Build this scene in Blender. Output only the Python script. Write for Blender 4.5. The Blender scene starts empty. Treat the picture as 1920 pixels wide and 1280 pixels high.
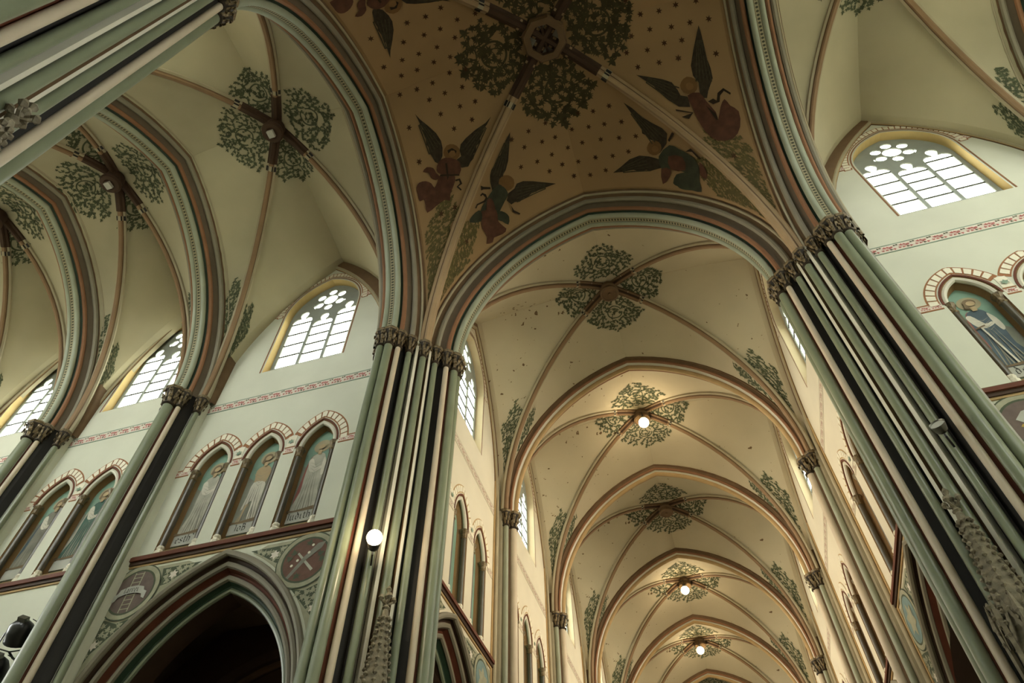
import bpy, bmesh, math, random
from mathutils import Vector, Matrix
from mathutils.geometry import tessellate_polygon
from mathutils.bvhtree import BVHTree

PI = math.pi
SC = bpy.context.scene
COL = SC.collection

# ------------------------------------------------------------------ camera, world, lights, exposure
cam = bpy.data.cameras.new('camera')
cam.sensor_width = 36.0
cam.lens = 24.0
cam.clip_end = 500
camo = bpy.data.objects.new('camera', cam)
COL.objects.link(camo)
_r = Vector((0.957057, 0.289898, 0.000313))
_u = Vector((0.227538, -0.751851, 0.618826))
_f = Vector((-0.179632, 0.592181, 0.785528))
camo.matrix_world = Matrix(((_r.x, _u.x, -_f.x, 0.6136), (_r.y, _u.y, -_f.y, -5.0121), (_r.z, _u.z, -_f.z, 1.6), (0, 0, 0, 1)))
SC.camera = camo

world = bpy.data.worlds.new('overcast_sky')
SC.world = world
world.use_nodes = True
_bg = world.node_tree.nodes['Background']
_bg.inputs[0].default_value = (0.97, 1.0, 0.95, 1)
_bg.inputs[1].default_value = 13.5

SC.view_settings.view_transform = 'Standard'
SC.view_settings.look = 'None'
SC.view_settings.gamma = 1.0
SC.view_settings.use_curve_mapping = False
SC.view_settings.exposure = 0.0

# ------------------------------------------------------------------ materials
def lin(c):
    return tuple((x / 255 / 12.92) if x / 255 <= 0.04045 else ((x / 255 + 0.055) / 1.055) ** 2.4 for x in c)

M = {}
def mat(name, rgb, rough=0.7, var=0.10, scale=3.0, bump=0.0, spec=0.3, flecks=None, metal=0.0):
    m = bpy.data.materials.new(name)
    m.use_nodes = True
    nt = m.node_tree
    b = nt.nodes['Principled BSDF']
    c = lin(rgb)
    b.inputs['Roughness'].default_value = rough
    b.inputs['Specular IOR Level'].default_value = spec
    b.inputs['Metallic'].default_value = metal
    tc = nt.nodes.new('ShaderNodeTexCoord')
    nz = nt.nodes.new('ShaderNodeTexNoise')
    nz.inputs['Scale'].default_value = scale
    nz.inputs['Detail'].default_value = 5
    nt.links.new(tc.outputs['Object'], nz.inputs['Vector'])
    rp = nt.nodes.new('ShaderNodeValToRGB')
    rp.color_ramp.elements[0].position = 0.3
    rp.color_ramp.elements[1].position = 0.7
    rp.color_ramp.elements[0].color = tuple(x * (1 - var) for x in c) + (1,)
    rp.color_ramp.elements[1].color = tuple(min(1, x * (1 + var)) for x in c) + (1,)
    nt.links.new(nz.outputs['Fac'], rp.inputs['Fac'])
    out = rp.outputs['Color']
    if flecks:
        n2 = nt.nodes.new('ShaderNodeTexNoise')
        n2.inputs['Scale'].default_value = flecks[1]
        n2.inputs['Detail'].default_value = 3
        nt.links.new(tc.outputs['Object'], n2.inputs['Vector'])
        n3 = nt.nodes.new('ShaderNodeTexNoise')
        n3.inputs['Scale'].default_value = 0.35
        nt.links.new(tc.outputs['Object'], n3.inputs['Vector'])
        ad = nt.nodes.new('ShaderNodeMath'); ad.operation = 'MULTIPLY_ADD'
        nt.links.new(n3.outputs['Fac'], ad.inputs[0]); ad.inputs[1].default_value = 0.45
        nt.links.new(n2.outputs['Fac'], ad.inputs[2])
        r2 = nt.nodes.new('ShaderNodeValToRGB')
        r2.color_ramp.elements[0].position = flecks[2]
        r2.color_ramp.elements[1].position = flecks[2] + 0.015
        nt.links.new(ad.outputs[0], r2.inputs['Fac'])
        mx = nt.nodes.new('ShaderNodeMixRGB')
        nt.links.new(r2.outputs['Color'], mx.inputs['Fac'])
        nt.links.new(out, mx.inputs['Color1'])
        mx.inputs['Color2'].default_value = lin(flecks[0]) + (1,)
        out = mx.outputs['Color']
    nt.links.new(out, b.inputs['Base Color'])
    if bump:
        bp = nt.nodes.new('ShaderNodeBump')
        bp.inputs['Strength'].default_value = bump
        bp.inputs['Distance'].default_value = 0.03
        nt.links.new(nz.outputs['Fac'], bp.inputs['Height'])
        nt.links.new(bp.outputs['Normal'], b.inputs['Normal'])
    M[name] = m
    return m

mat('plaster_wall', (204, 205, 187), 0.85, 0.05, 0.8)
mat('plaster_nave_wall', (214, 206, 184), 0.85, 0.05, 0.8)
mat('web_cream', (178, 170, 142), 0.9, 0.10, 0.5)
mat('web_nave', (188, 177, 150), 0.9, 0.08, 0.5, flecks=((104, 84, 58), 6.0, 0.945))
mat('web_ochre', (152, 124, 88), 0.9, 0.08, 0.6)
mat('green', (124, 131, 107), 0.32, 0.08, 2.0, spec=0.5)
mat('green_pale', (146, 151, 130), 0.45, 0.08, 2.0, spec=0.5)
mat('green_grey', (132, 126, 108), 0.6, 0.08, 2.0)
mat('green_deep', (50, 70, 54), 0.5, 0.1, 2.0)
mat('cream', (196, 182, 158), 0.38, 0.06, 2.0, spec=0.4)
mat('white_fillet', (206, 202, 184), 0.5, 0.05, 2.0)
mat('black_hollow', (30, 28, 25), 0.55, 0.15, 2.0)
mat('red_brown', (98, 54, 36), 0.7, 0.15, 3.0)
mat('brown', (104, 82, 58), 0.7, 0.12, 3.0)
mat('brown_dark', (66, 48, 34), 0.7, 0.12, 3.0)
mat('tan', (176, 148, 104), 0.7, 0.08, 3.0)
mat('orange', (134, 96, 68), 0.7, 0.08, 3.0)
mat('grey_blue', (98, 86, 70), 0.7, 0.08, 3.0)
mat('rib_brown', (136, 110, 82), 0.7, 0.08, 2.0)
mat('rib_tan', (160, 136, 104), 0.7, 0.08, 2.0)
mat('rib_pale', (166, 156, 130), 0.7, 0.08, 2.0)
mat('capital_bronze', (112, 96, 66), 0.42, 0.55, 14.0, bump=0.8, spec=0.6, metal=0.25)
mat('capital_rim_gap_shade', (52, 44, 32), 0.5, 0.3, 10.0)
mat('colonette_dark', (82, 76, 60), 0.32, 0.2, 4.0, spec=0.6)
mat('stone', (150, 148, 136), 0.8, 0.15, 5.0, bump=0.3)
mat('carved_stone', (128, 120, 100), 0.7, 0.35, 10.0, bump=0.5)
mat('reveal_ochre', (206, 180, 124), 0.8, 0.06, 1.0)
mat('reveal_cream', (206, 190, 156), 0.8, 0.06, 1.0)
mat('reveal_brown', (140, 112, 76), 0.8, 0.08, 2.0)
mat('tracery_stone', (150, 156, 148), 0.7, 0.08, 3.0)
mat('lead', (70, 74, 70), 0.5, 0.1, 5.0)
mat('leaf_green', (80, 86, 64), 0.9, 0.25, 6.0)
mat('leaf_olive', (92, 84, 50), 0.9, 0.25, 6.0)
mat('leaf_dark', (66, 60, 38), 0.9, 0.25, 6.0)
mat('star_brown', (70, 46, 26), 0.9, 0.1, 3.0)
mat('angel_wing', (56, 48, 36), 0.9, 0.3, 9.0)
mat('angel_wing_light', (66, 60, 44), 0.9, 0.3, 14.0)
mat('angel_robe', (84, 54, 40), 0.9, 0.25, 5.0)
mat('angel_robe_teal', (58, 60, 46), 0.9, 0.25, 5.0)
mat('angel_halo', (116, 86, 52), 0.9, 0.1, 5.0)
mat('angel_face', (128, 96, 60), 0.9, 0.1, 5.0)
mat('outline_dark', (44, 34, 22), 0.9, 0.1, 5.0)
mat('voussoir_white', (226, 220, 200), 0.85, 0.06, 4.0)
mat('brick_line', (150, 104, 72), 0.85, 0.1, 4.0)
mat('frieze_white', (220, 212, 198), 0.85, 0.05, 4.0)
mat('frieze_red', (176, 108, 102), 0.85, 0.15, 8.0)
mat('faint_line', (188, 178, 156), 0.85, 0.08, 4.0)
mat('faint_red', (180, 152, 136), 0.85, 0.1, 6.0)
mat('frieze_green', (128, 146, 128), 0.85, 0.1, 4.0)
mat('panel_teal', (130, 160, 142), 0.85, 0.10, 2.0)
mat('panel_slate', (140, 142, 128), 0.85, 0.15, 2.0)
mat('paint_grey', (178, 176, 160), 0.85, 0.15, 4.0)
mat('paint_fold', (132, 130, 118), 0.85, 0.15, 4.0)
mat('paint_mid', (150, 148, 134), 0.85, 0.1, 4.0)
mat('paint_white', (206, 202, 186), 0.85, 0.10, 4.0)
mat('paint_skin', (176, 156, 122), 0.85, 0.10, 4.0)
mat('paint_halo', (166, 156, 126), 0.85, 0.08, 4.0)
mat('paint_red', (150, 98, 90), 0.85, 0.10, 4.0)
mat('paint_blue', (84, 98, 106), 0.85, 0.15, 4.0)
mat('paint_green', (78, 106, 96), 0.85, 0.15, 4.0)
mat('paint_brown', (120, 104, 82), 0.85, 0.15, 4.0)
mat('plaque_grey', (176, 176, 166), 0.8, 0.08, 4.0)
mat('ink', (56, 54, 48), 0.8, 0.05, 4.0)
mat('medallion_purple', (108, 94, 88), 0.85, 0.12, 6.0)
mat('medallion_red', (110, 82, 70), 0.85, 0.15, 6.0)
mat('medallion_blue', (120, 142, 140), 0.85, 0.15, 3.0)
mat('gold', (180, 150, 70), 0.6, 0.1, 4.0)
mat('spandrel_green', (80, 88, 70), 0.85, 0.12, 6.0)
mat('spandrel_leaf', (160, 158, 134), 0.85, 0.12, 6.0)
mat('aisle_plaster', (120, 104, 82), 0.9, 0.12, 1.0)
mat('floor_tiles', (96, 86, 72), 0.6, 0.2, 1.0)
mat('black_metal', (26, 28, 28), 0.28, 0.1, 3.0, spec=0.6)
mat('grey_metal', (120, 120, 112), 0.35, 0.1, 3.0, metal=0.8)
mat('wood_dark', (78, 52, 32), 0.6, 0.2, 5.0)

def glass_mat():
    m = bpy.data.materials.new('window_glass')
    m.use_nodes = True
    nt = m.node_tree
    nt.nodes.clear()
    o = nt.nodes.new('ShaderNodeOutputMaterial')
    t = nt.nodes.new('ShaderNodeBsdfTransparent')
    t.inputs[0].default_value = (0.93, 0.97, 0.93, 1)
    d = nt.nodes.new('ShaderNodeBsdfTranslucent')
    d.inputs[0].default_value = (0.9, 0.93, 0.9, 1)
    g = nt.nodes.new('ShaderNodeBsdfGlossy')
    g.inputs['Roughness'].default_value = 0.1
    x = nt.nodes.new('ShaderNodeMixShader'); x.inputs[0].default_value = 0.12
    y = nt.nodes.new('ShaderNodeMixShader'); y.inputs[0].default_value = 0.05
    nt.links.new(t.outputs[0], x.inputs[1]); nt.links.new(d.outputs[0], x.inputs[2])
    nt.links.new(x.outputs[0], y.inputs[1]); nt.links.new(g.outputs[0], y.inputs[2])
    nt.links.new(y.outputs[0], o.inputs[0])
    M['glass'] = m
glass_mat()

def dotted_mat():
    m = bpy.data.materials.new('dotted_band')
    m.use_nodes = True
    nt = m.node_tree
    b = nt.nodes['Principled BSDF']
    b.inputs['Roughness'].default_value = 0.8
    uv = nt.nodes.new('ShaderNodeUVMap')
    sp = nt.nodes.new('ShaderNodeSeparateXYZ')
    nt.links.new(uv.outputs[0], sp.inputs[0])
    def mth(op, a, v=None, c=None):
        n = nt.nodes.new('ShaderNodeMath'); n.operation = op
        nt.links.new(a, n.inputs[0])
        if v is not None:
            if hasattr(v, 'links'): nt.links.new(v, n.inputs[1])
            else: n.inputs[1].default_value = v
        return n.outputs[0]
    fx = mth('SUBTRACT', mth('FRACT', mth('MULTIPLY', sp.outputs[0], 11.0)), 0.5)
    fy = mth('SUBTRACT', sp.outputs[1], 0.5)
    d2 = mth('ADD', mth('MULTIPLY', fx, fx), mth('MULTIPLY', fy, fy))
    dot = mth('LESS_THAN', d2, 0.085)
    edge = mth('GREATER_THAN', mth('ABSOLUTE', fy), 0.42)
    mk = mth('MAXIMUM', dot, edge)
    mx = nt.nodes.new('ShaderNodeMixRGB')
    nt.links.new(mk, mx.inputs[0])
    mx.inputs[1].default_value = lin((150, 142, 112)) + (1,)
    mx.inputs[2].default_value = lin((62, 62, 46)) + (1,)
    nt.links.new(mx.outputs[0], b.inputs['Base Color'])
    M['dotted'] = m
dotted_mat()

def emis(name, rgb, s):
    m = bpy.data.materials.new(name)
    m.use_nodes = True
    b = m.node_tree.nodes['Principled BSDF']
    b.inputs['Emission Color'].default_value = rgb + (1,)
    b.inputs['Emission Strength'].default_value = s
    M[name] = m
emis('bulb_glow', (1.0, 0.78, 0.42), 40.0)

# ------------------------------------------------------------------ mesh helpers
class MB:
    def __init__(s):
        s.v = []; s.f = []; s.m = []; s.uv = []; s.mats = []
    def mi(s, m):
        if m not in s.mats: s.mats.append(m)
        return s.mats.index(m)
    def add(s, vs, fs, m, uvs=None):
        b = len(s.v); k = s.mi(m)
        s.v += [tuple(v) for v in vs]
        for i, f in enumerate(fs):
            s.f.append(tuple(j + b for j in f)); s.m.append(k)
            s.uv.append(uvs[i] if uvs else None)
        return s
    def grid(s, rows, m, closed=False, uvd=None):
        n = len(rows[0]); b = len(s.v); k = s.mi(m)
        for r in rows: s.v += [tuple(p) for p in r]
        for i in range(len(rows) - 1):
            for j in range(n if closed else n - 1):
                j2 = (j + 1) % n
                s.f.append((b + i * n + j, b + i * n + j2, b + (i + 1) * n + j2, b + (i + 1) * n + j)); s.m.append(k)
                s.uv.append([(uvd[i], 0), (uvd[i], 1), (uvd[i + 1], 1), (uvd[i + 1], 0)] if uvd else None)
        return s
    def box(s, x0, x1, y0, y1, z0, z1, m):
        v = [(x, y, z) for z in (z0, z1) for y in (y0, y1) for x in (x0, x1)]
        return s.add(v, [(0, 2, 3, 1), (4, 5, 7, 6), (0, 1, 5, 4), (2, 6, 7, 3), (0, 4, 6, 2), (1, 3, 7, 5)], m)
    def lathe(s, prof, m, c=(0, 0, 0), n=12, ph=0.0, cap=True):
        rows = [[(c[0] + r * math.cos(ph + 2 * PI * k / n), c[1] + r * math.sin(ph + 2 * PI * k / n), c[2] + z) for k in range(n)] for r, z in prof]
        b = len(s.v)
        s.grid(rows, m, True)
        if cap:
            k = s.mi(m)
            for off in (b, b + (len(prof) - 1) * n):
                s.f.append(tuple(off + i for i in range(n))); s.m.append(k); s.uv.append(None)
        return s
    def poly(s, outer, holes, m, fn):
        """tessellated 2D polygon with holes, fn maps (a,b) to 3D"""
        loops = [outer] + list(holes)
        tri = tessellate_polygon([[Vector((p[0], p[1], 0)) for p in l] for l in loops])
        flat = [p for l in loops for p in l]
        return s.add([fn(*p) for p in flat], tri, m)
    def tube(s, path, r, m, n=8, taper=None):
        rows = []
        for i, p in enumerate(path):
            p = Vector(p)
            a = Vector(path[max(0, i - 1)]); c = Vector(path[min(len(path) - 1, i + 1)])
            t = (c - a).normalized()
            up = Vector((0, 0, 1)) if abs(t.z) < 0.9 else Vector((1, 0, 0))
            e1 = t.cross(up).normalized(); e2 = t.cross(e1)
            rr = r * (taper[i] if taper else 1)
            rows.append([p + e1 * rr * math.cos(2 * PI * k / n) + e2 * rr * math.sin(2 * PI * k / n) for k in range(n)])
        return s.grid(rows, m, True)
    def mesh(s, name, smooth=False):
        me = bpy.data.meshes.new(name)
        me.from_pydata(s.v, [], s.f)
        for m in s.mats: me.materials.append(M[m])
        me.polygons.foreach_set('material_index', s.m)
        if any(u for u in s.uv):
            ul = me.uv_layers.new(name='UVMap')
            li = 0
            for p in me.polygons:
                u = s.uv[p.index]
                for k in range(p.loop_total):
                    ul.data[p.loop_start + k].uv = u[k] if u else (0, 0.5)
        if smooth:
            me.polygons.foreach_set('use_smooth', [True] * len(me.polygons))
            try: me.set_sharp_from_angle(angle=math.radians(40))
            except Exception: pass
        me.update()
        return me
    def obj(s, name, parent=None, smooth=False, loc=(0, 0, 0), rz=0.0, label=None):
        return inst(name, s.mesh(name, smooth), parent, loc, rz, label)

def inst(name, me, parent=None, loc=(0, 0, 0), rz=0.0, label=None):
    o = bpy.data.objects.new(name, me)
    COL.objects.link(o)
    o.location = loc
    o.rotation_euler = (0, 0, rz)
    if parent: o.parent = parent
    if label: o['label'] = label
    return o

def tag(o, label, cat, group=None):
    o['label'] = label; o['category'] = cat
    if group: o['group'] = group
    return o
def thing(name, label, cat, loc=(0, 0, 0), rz=0.0, group=None):
    o = inst(name, None, None, loc, rz)
    o.empty_display_size = 0.2
    return tag(o, label, cat, group)
def struct(o, label=None):
    o['kind'] = 'structure'
    if label: o['label'] = label
    return o

# ------------------------------------------------------------------ pointed arches
class Arch:
    """pointed arch, half span w at springing zs, rise h; offset d keeps the two centres"""
    def __init__(s, w, zs, h):
        s.w, s.zs, s.h = w, zs, h
        s.R = (w * w + h * h) / (2 * w)
        s.c = s.R - w
    def pt(s, a, d=0.0):
        """a from -1 (left springing) through 0 (apex) to 1"""
        R = s.R + d
        ph = math.acos(max(-1, min(1, s.c / R)))
        th = (1 - abs(a)) * ph
        u = R * math.cos(th) - s.c
        return (math.copysign(u, a) if a else 0.0, s.zs + R * math.sin(th))
    def outline(s, n=12, d=0.0, bottom=None):
        pts = [s.pt(-1 + i / n, d) for i in range(2 * n + 1)]
        if bottom is not None:
            pts = [(pts[0][0], bottom)] + pts + [(pts[-1][0], bottom)]
        return pts
    def apex(s, d=0.0):
        return s.pt(0.0, d)[1]

def arch_strip(mb, A, prof, m, n=14, bottom=None, uv=False):
    """sweep an open profile [(d, depth)] round the arch; local x = across, y = depth"""
    ts = [-1 + i / n for i in range(2 * n + 1)]
    rows = [[(A.pt(t, d)[0], y, A.pt(t, d)[1]) for d, y in prof] for t in ts]
    if bottom is not None:
        rows = [[(p[0], p[1], bottom) for p in rows[0]]] + rows + [[(p[0], p[1], bottom) for p in rows[-1]]]
    uvd = None
    if uv:
        uvd = [0.0]
        for i in range(1, len(rows)):
            uvd.append(uvd[-1] + (Vector(rows[i][0]) - Vector(rows[i - 1][0])).length)
    return mb.grid(rows, m, False, uvd)

def arch_roll(mb, A, d, y, r, m, n=14, k=8, bottom=None):
    prof = [(d + r * math.cos(2 * PI * i / k), y + r * math.sin(2 * PI * i / k)) for i in range(k)]
    ts = [-1 + i / n for i in range(2 * n + 1)]
    rows = [[(A.pt(t, dd)[0], yy, A.pt(t, dd)[1]) for dd, yy in prof] for t in ts]
    if bottom is not None:
        rows = [[(p[0], p[1], bottom) for p in rows[0]]] + rows + [[(p[0], p[1], bottom) for p in rows[-1]]]
    return mb.grid(rows, m, True)

ZC = 14.15      # underside of the capitals
ZS = 14.70      # springing

# ------------------------------------------------------------------ vault webs and ribs
def quarter(w, h, a):
    R = (w * w + h * h) / (2 * w)
    ph = math.atan2(h, R - w)
    return (R - R * math.cos(ph * a)) / w, R * math.sin(ph * a)

class Vault:
    def __init__(s, hx, hy, zax, zay, zk, zs=ZS, bulge=0.14):
        """rectangular quadripartite bay, half sizes hx, hy; zax = crown height on the x = +-hx sides"""
        s.hx, s.hy, s.zax, s.zay, s.zk, s.zs, s.b = hx, hy, zax, zay, zk, zs, bulge
    def side(s, sx, sy, axis, t):
        if axis == 'x':   # arch standing on the side x = sx*hx, running along y
            f, z = quarter(s.hy, s.zax - s.zs, t)
            return Vector((sx * s.hx, sy * s.hy * (1 - f), s.zs + z))
        f, z = quarter(s.hx, s.zay - s.zs, t)
        return Vector((sx * s.hx * (1 - f), sy * s.hy, s.zs + z))
    def diag(s, sx, sy, t):
        f, z = quarter(math.hypot(s.hx, s.hy), s.zk - s.zs, t)
        return Vector((sx * s.hx * (1 - f), sy * s.hy * (1 - f), s.zs + z))
    def web(s, sx, sy, axis, q, t):
        A = s.side(sx, sy, axis, t); D = s.diag(sx, sy, t)
        p = A.lerp(D, q)
        bl = s.b * 4 * q * (1 - q) * math.sin(PI * min(1, t * 1.15) if t < 0.87 else PI * 0.5 * (1 + (1 - t) / 0.13 * 0)) if False else s.b * 4 * q * (1 - q) * math.sin(PI * 0.5 * t)
        n = Vector((0, 0, 1))
        out = Vector((sx, 0, 0)) if axis == 'x' else Vector((0, sy, 0))
        return p + (n * t + out * (1 - t)) * bl
    def patches(s):
        return [(sx, sy, ax) for sx in (-1, 1) for sy in (-1, 1) for ax in 'xy']
    def mesh_mb(s, m, nq=8, nt=16):
        mb = MB()
        for sx, sy, ax in s.patches():
            mb.grid([[s.web(sx, sy, ax, i / nq, j / nt) for i in range(nq + 1)] for j in range(nt + 1)], m)
            o = Vector((sx * .42, 0, 0)) if ax == 'x' else Vector((0, sy * .42, 0))
            mb.grid([[s.side(sx, sy, ax, j / nt), s.side(sx, sy, ax, j / nt) + o] for j in range(nt + 1)], m)
        return mb
    def bvh(s):
        mb = s.mesh_mb('web_cream')
        return BVHTree.FromPolygons([Vector(v) for v in mb.v], mb.f)

RIB_P = [(-.15, .02), (-.15, -.05), (-.09, -.08), (-.075, -.13), (-.045, -.17), (.045, -.17), (.075, -.13), (.09, -.08), (.15, -.05), (.15, .02)]
RIB_M = ['rib_pale', 'rib_pale', 'brown', 'rib_brown', 'rib_brown', 'rib_brown', 'brown', 'rib_pale', 'rib_pale']
def rib_sweep(mb, pts, sc=1.0, prof=RIB_P, mats=RIB_M, side=None):
    rows = []
    for i, p in enumerate(pts):
        t = (pts[min(i + 1, len(pts) - 1)] - pts[max(i - 1, 0)]).normalized()
        sd = side if side else Vector((pts[-1].x - pts[0].x, pts[-1].y - pts[0].y, 0)).normalized().cross(Vector((0, 0, 1)))
        nr = sd.cross(t)
        if nr.z < -0.01 or (abs(nr.z) <= 0.01 and False): nr = -nr
        rows.append([p + sd * a * sc + nr * b * sc for a, b in prof])
    for k in range(len(prof) - 1):
        mb.grid([[r[k], r[k + 1]] for r in rows], mats[k])
    return mb

# ---- painted foliage, generated flat in metres and then laid on a surface
LEAF = [(0, 0), (.12, .20), (.52, .02), (.30, .36), (.72, .58), (.26, .60), (.24, .82), (0, 1.15), (-.24, .82), (-.26, .60), (-.72, .58), (-.30, .36), (-.52, .02), (-.12, .20)]
def foliage(seed, inside, root, n, lsize, stem, dmin):
    """a branching plant: nodes are scattered inside a shape and joined towards the root"""
    rng = random.Random(seed)
    (x0, x1, y0, y1) = inside[1]
    pts = []
    tries = 0
    while len(pts) < n and tries < n * 60:
        tries += 1
        p = (rng.uniform(x0, x1), rng.uniform(y0, y1))
        if inside[0](*p) and all((p[0] - q[0]) ** 2 + (p[1] - q[1]) ** 2 > dmin * dmin for q in pts): pts.append(p)
    pts.sort(key=lambda p: (p[0] - root[0]) ** 2 + (p[1] - root[1]) ** 2)
    nodes = [root]; out = []
    for p in pts:
        best = min(nodes, key=lambda q: (p[0] - q[0]) ** 2 + (p[1] - q[1]) ** 2)
        nodes.append(p)
        dx, dy = p[0] - best[0], p[1] - best[1]
        L = math.hypot(dx, dy) or 1e-6
        nx, ny = -dy / L, dx / L
        k = rng.uniform(-.22, .22) * L
        dr = math.hypot(p[0] - root[0], p[1] - root[1])
        wd = stem * (1.15 - 0.5 * min(1, dr / max(x1 - x0, y1 - y0)))
        m = ((best[0] + p[0]) / 2 + nx * k, (best[1] + p[1]) / 2 + ny * k)
        out.append([(best[0] + nx * wd, best[1] + ny * wd), (m[0] + nx * wd, m[1] + ny * wd), (p[0] + nx * wd * .6, p[1] + ny * wd * .6),
                    (p[0] - nx * wd * .6, p[1] - ny * wd * .6), (m[0] - nx * wd, m[1] - ny * wd), (best[0] - nx * wd, best[1] - ny * wd)])
        for q in range(2):
            a = math.atan2(dy, dx) - PI / 2 + rng.uniform(-1.5, 1.5)
            s = lsize * rng.uniform(.6, 1.1) * (1 if q == 0 else .75)
            ca, sa = math.cos(a), math.sin(a)
            o = p if q == 0 else m
            out.append([(o[0] + s * (x * ca - y * sa), o[1] + s * (x * sa + y * ca)) for x, y in LEAF])
    return out

def lay(mb, polys, fn, m):
    for i, pl in enumerate(polys):
        if len(pl) == 6:
            mb.add([fn(*p) for p in pl], [(0, 1, 4, 5), (1, 2, 3, 4)], m)
        else:
            c = (sum(p[0] for p in pl) / len(pl), sum(p[1] for p in pl) / len(pl))
            vs = [fn(*c)] + [fn(*p) for p in pl]
            mb.add(vs, [(0, k, k % (len(pl)) + 1) for k in range(1, len(pl) + 1)], m)

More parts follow.
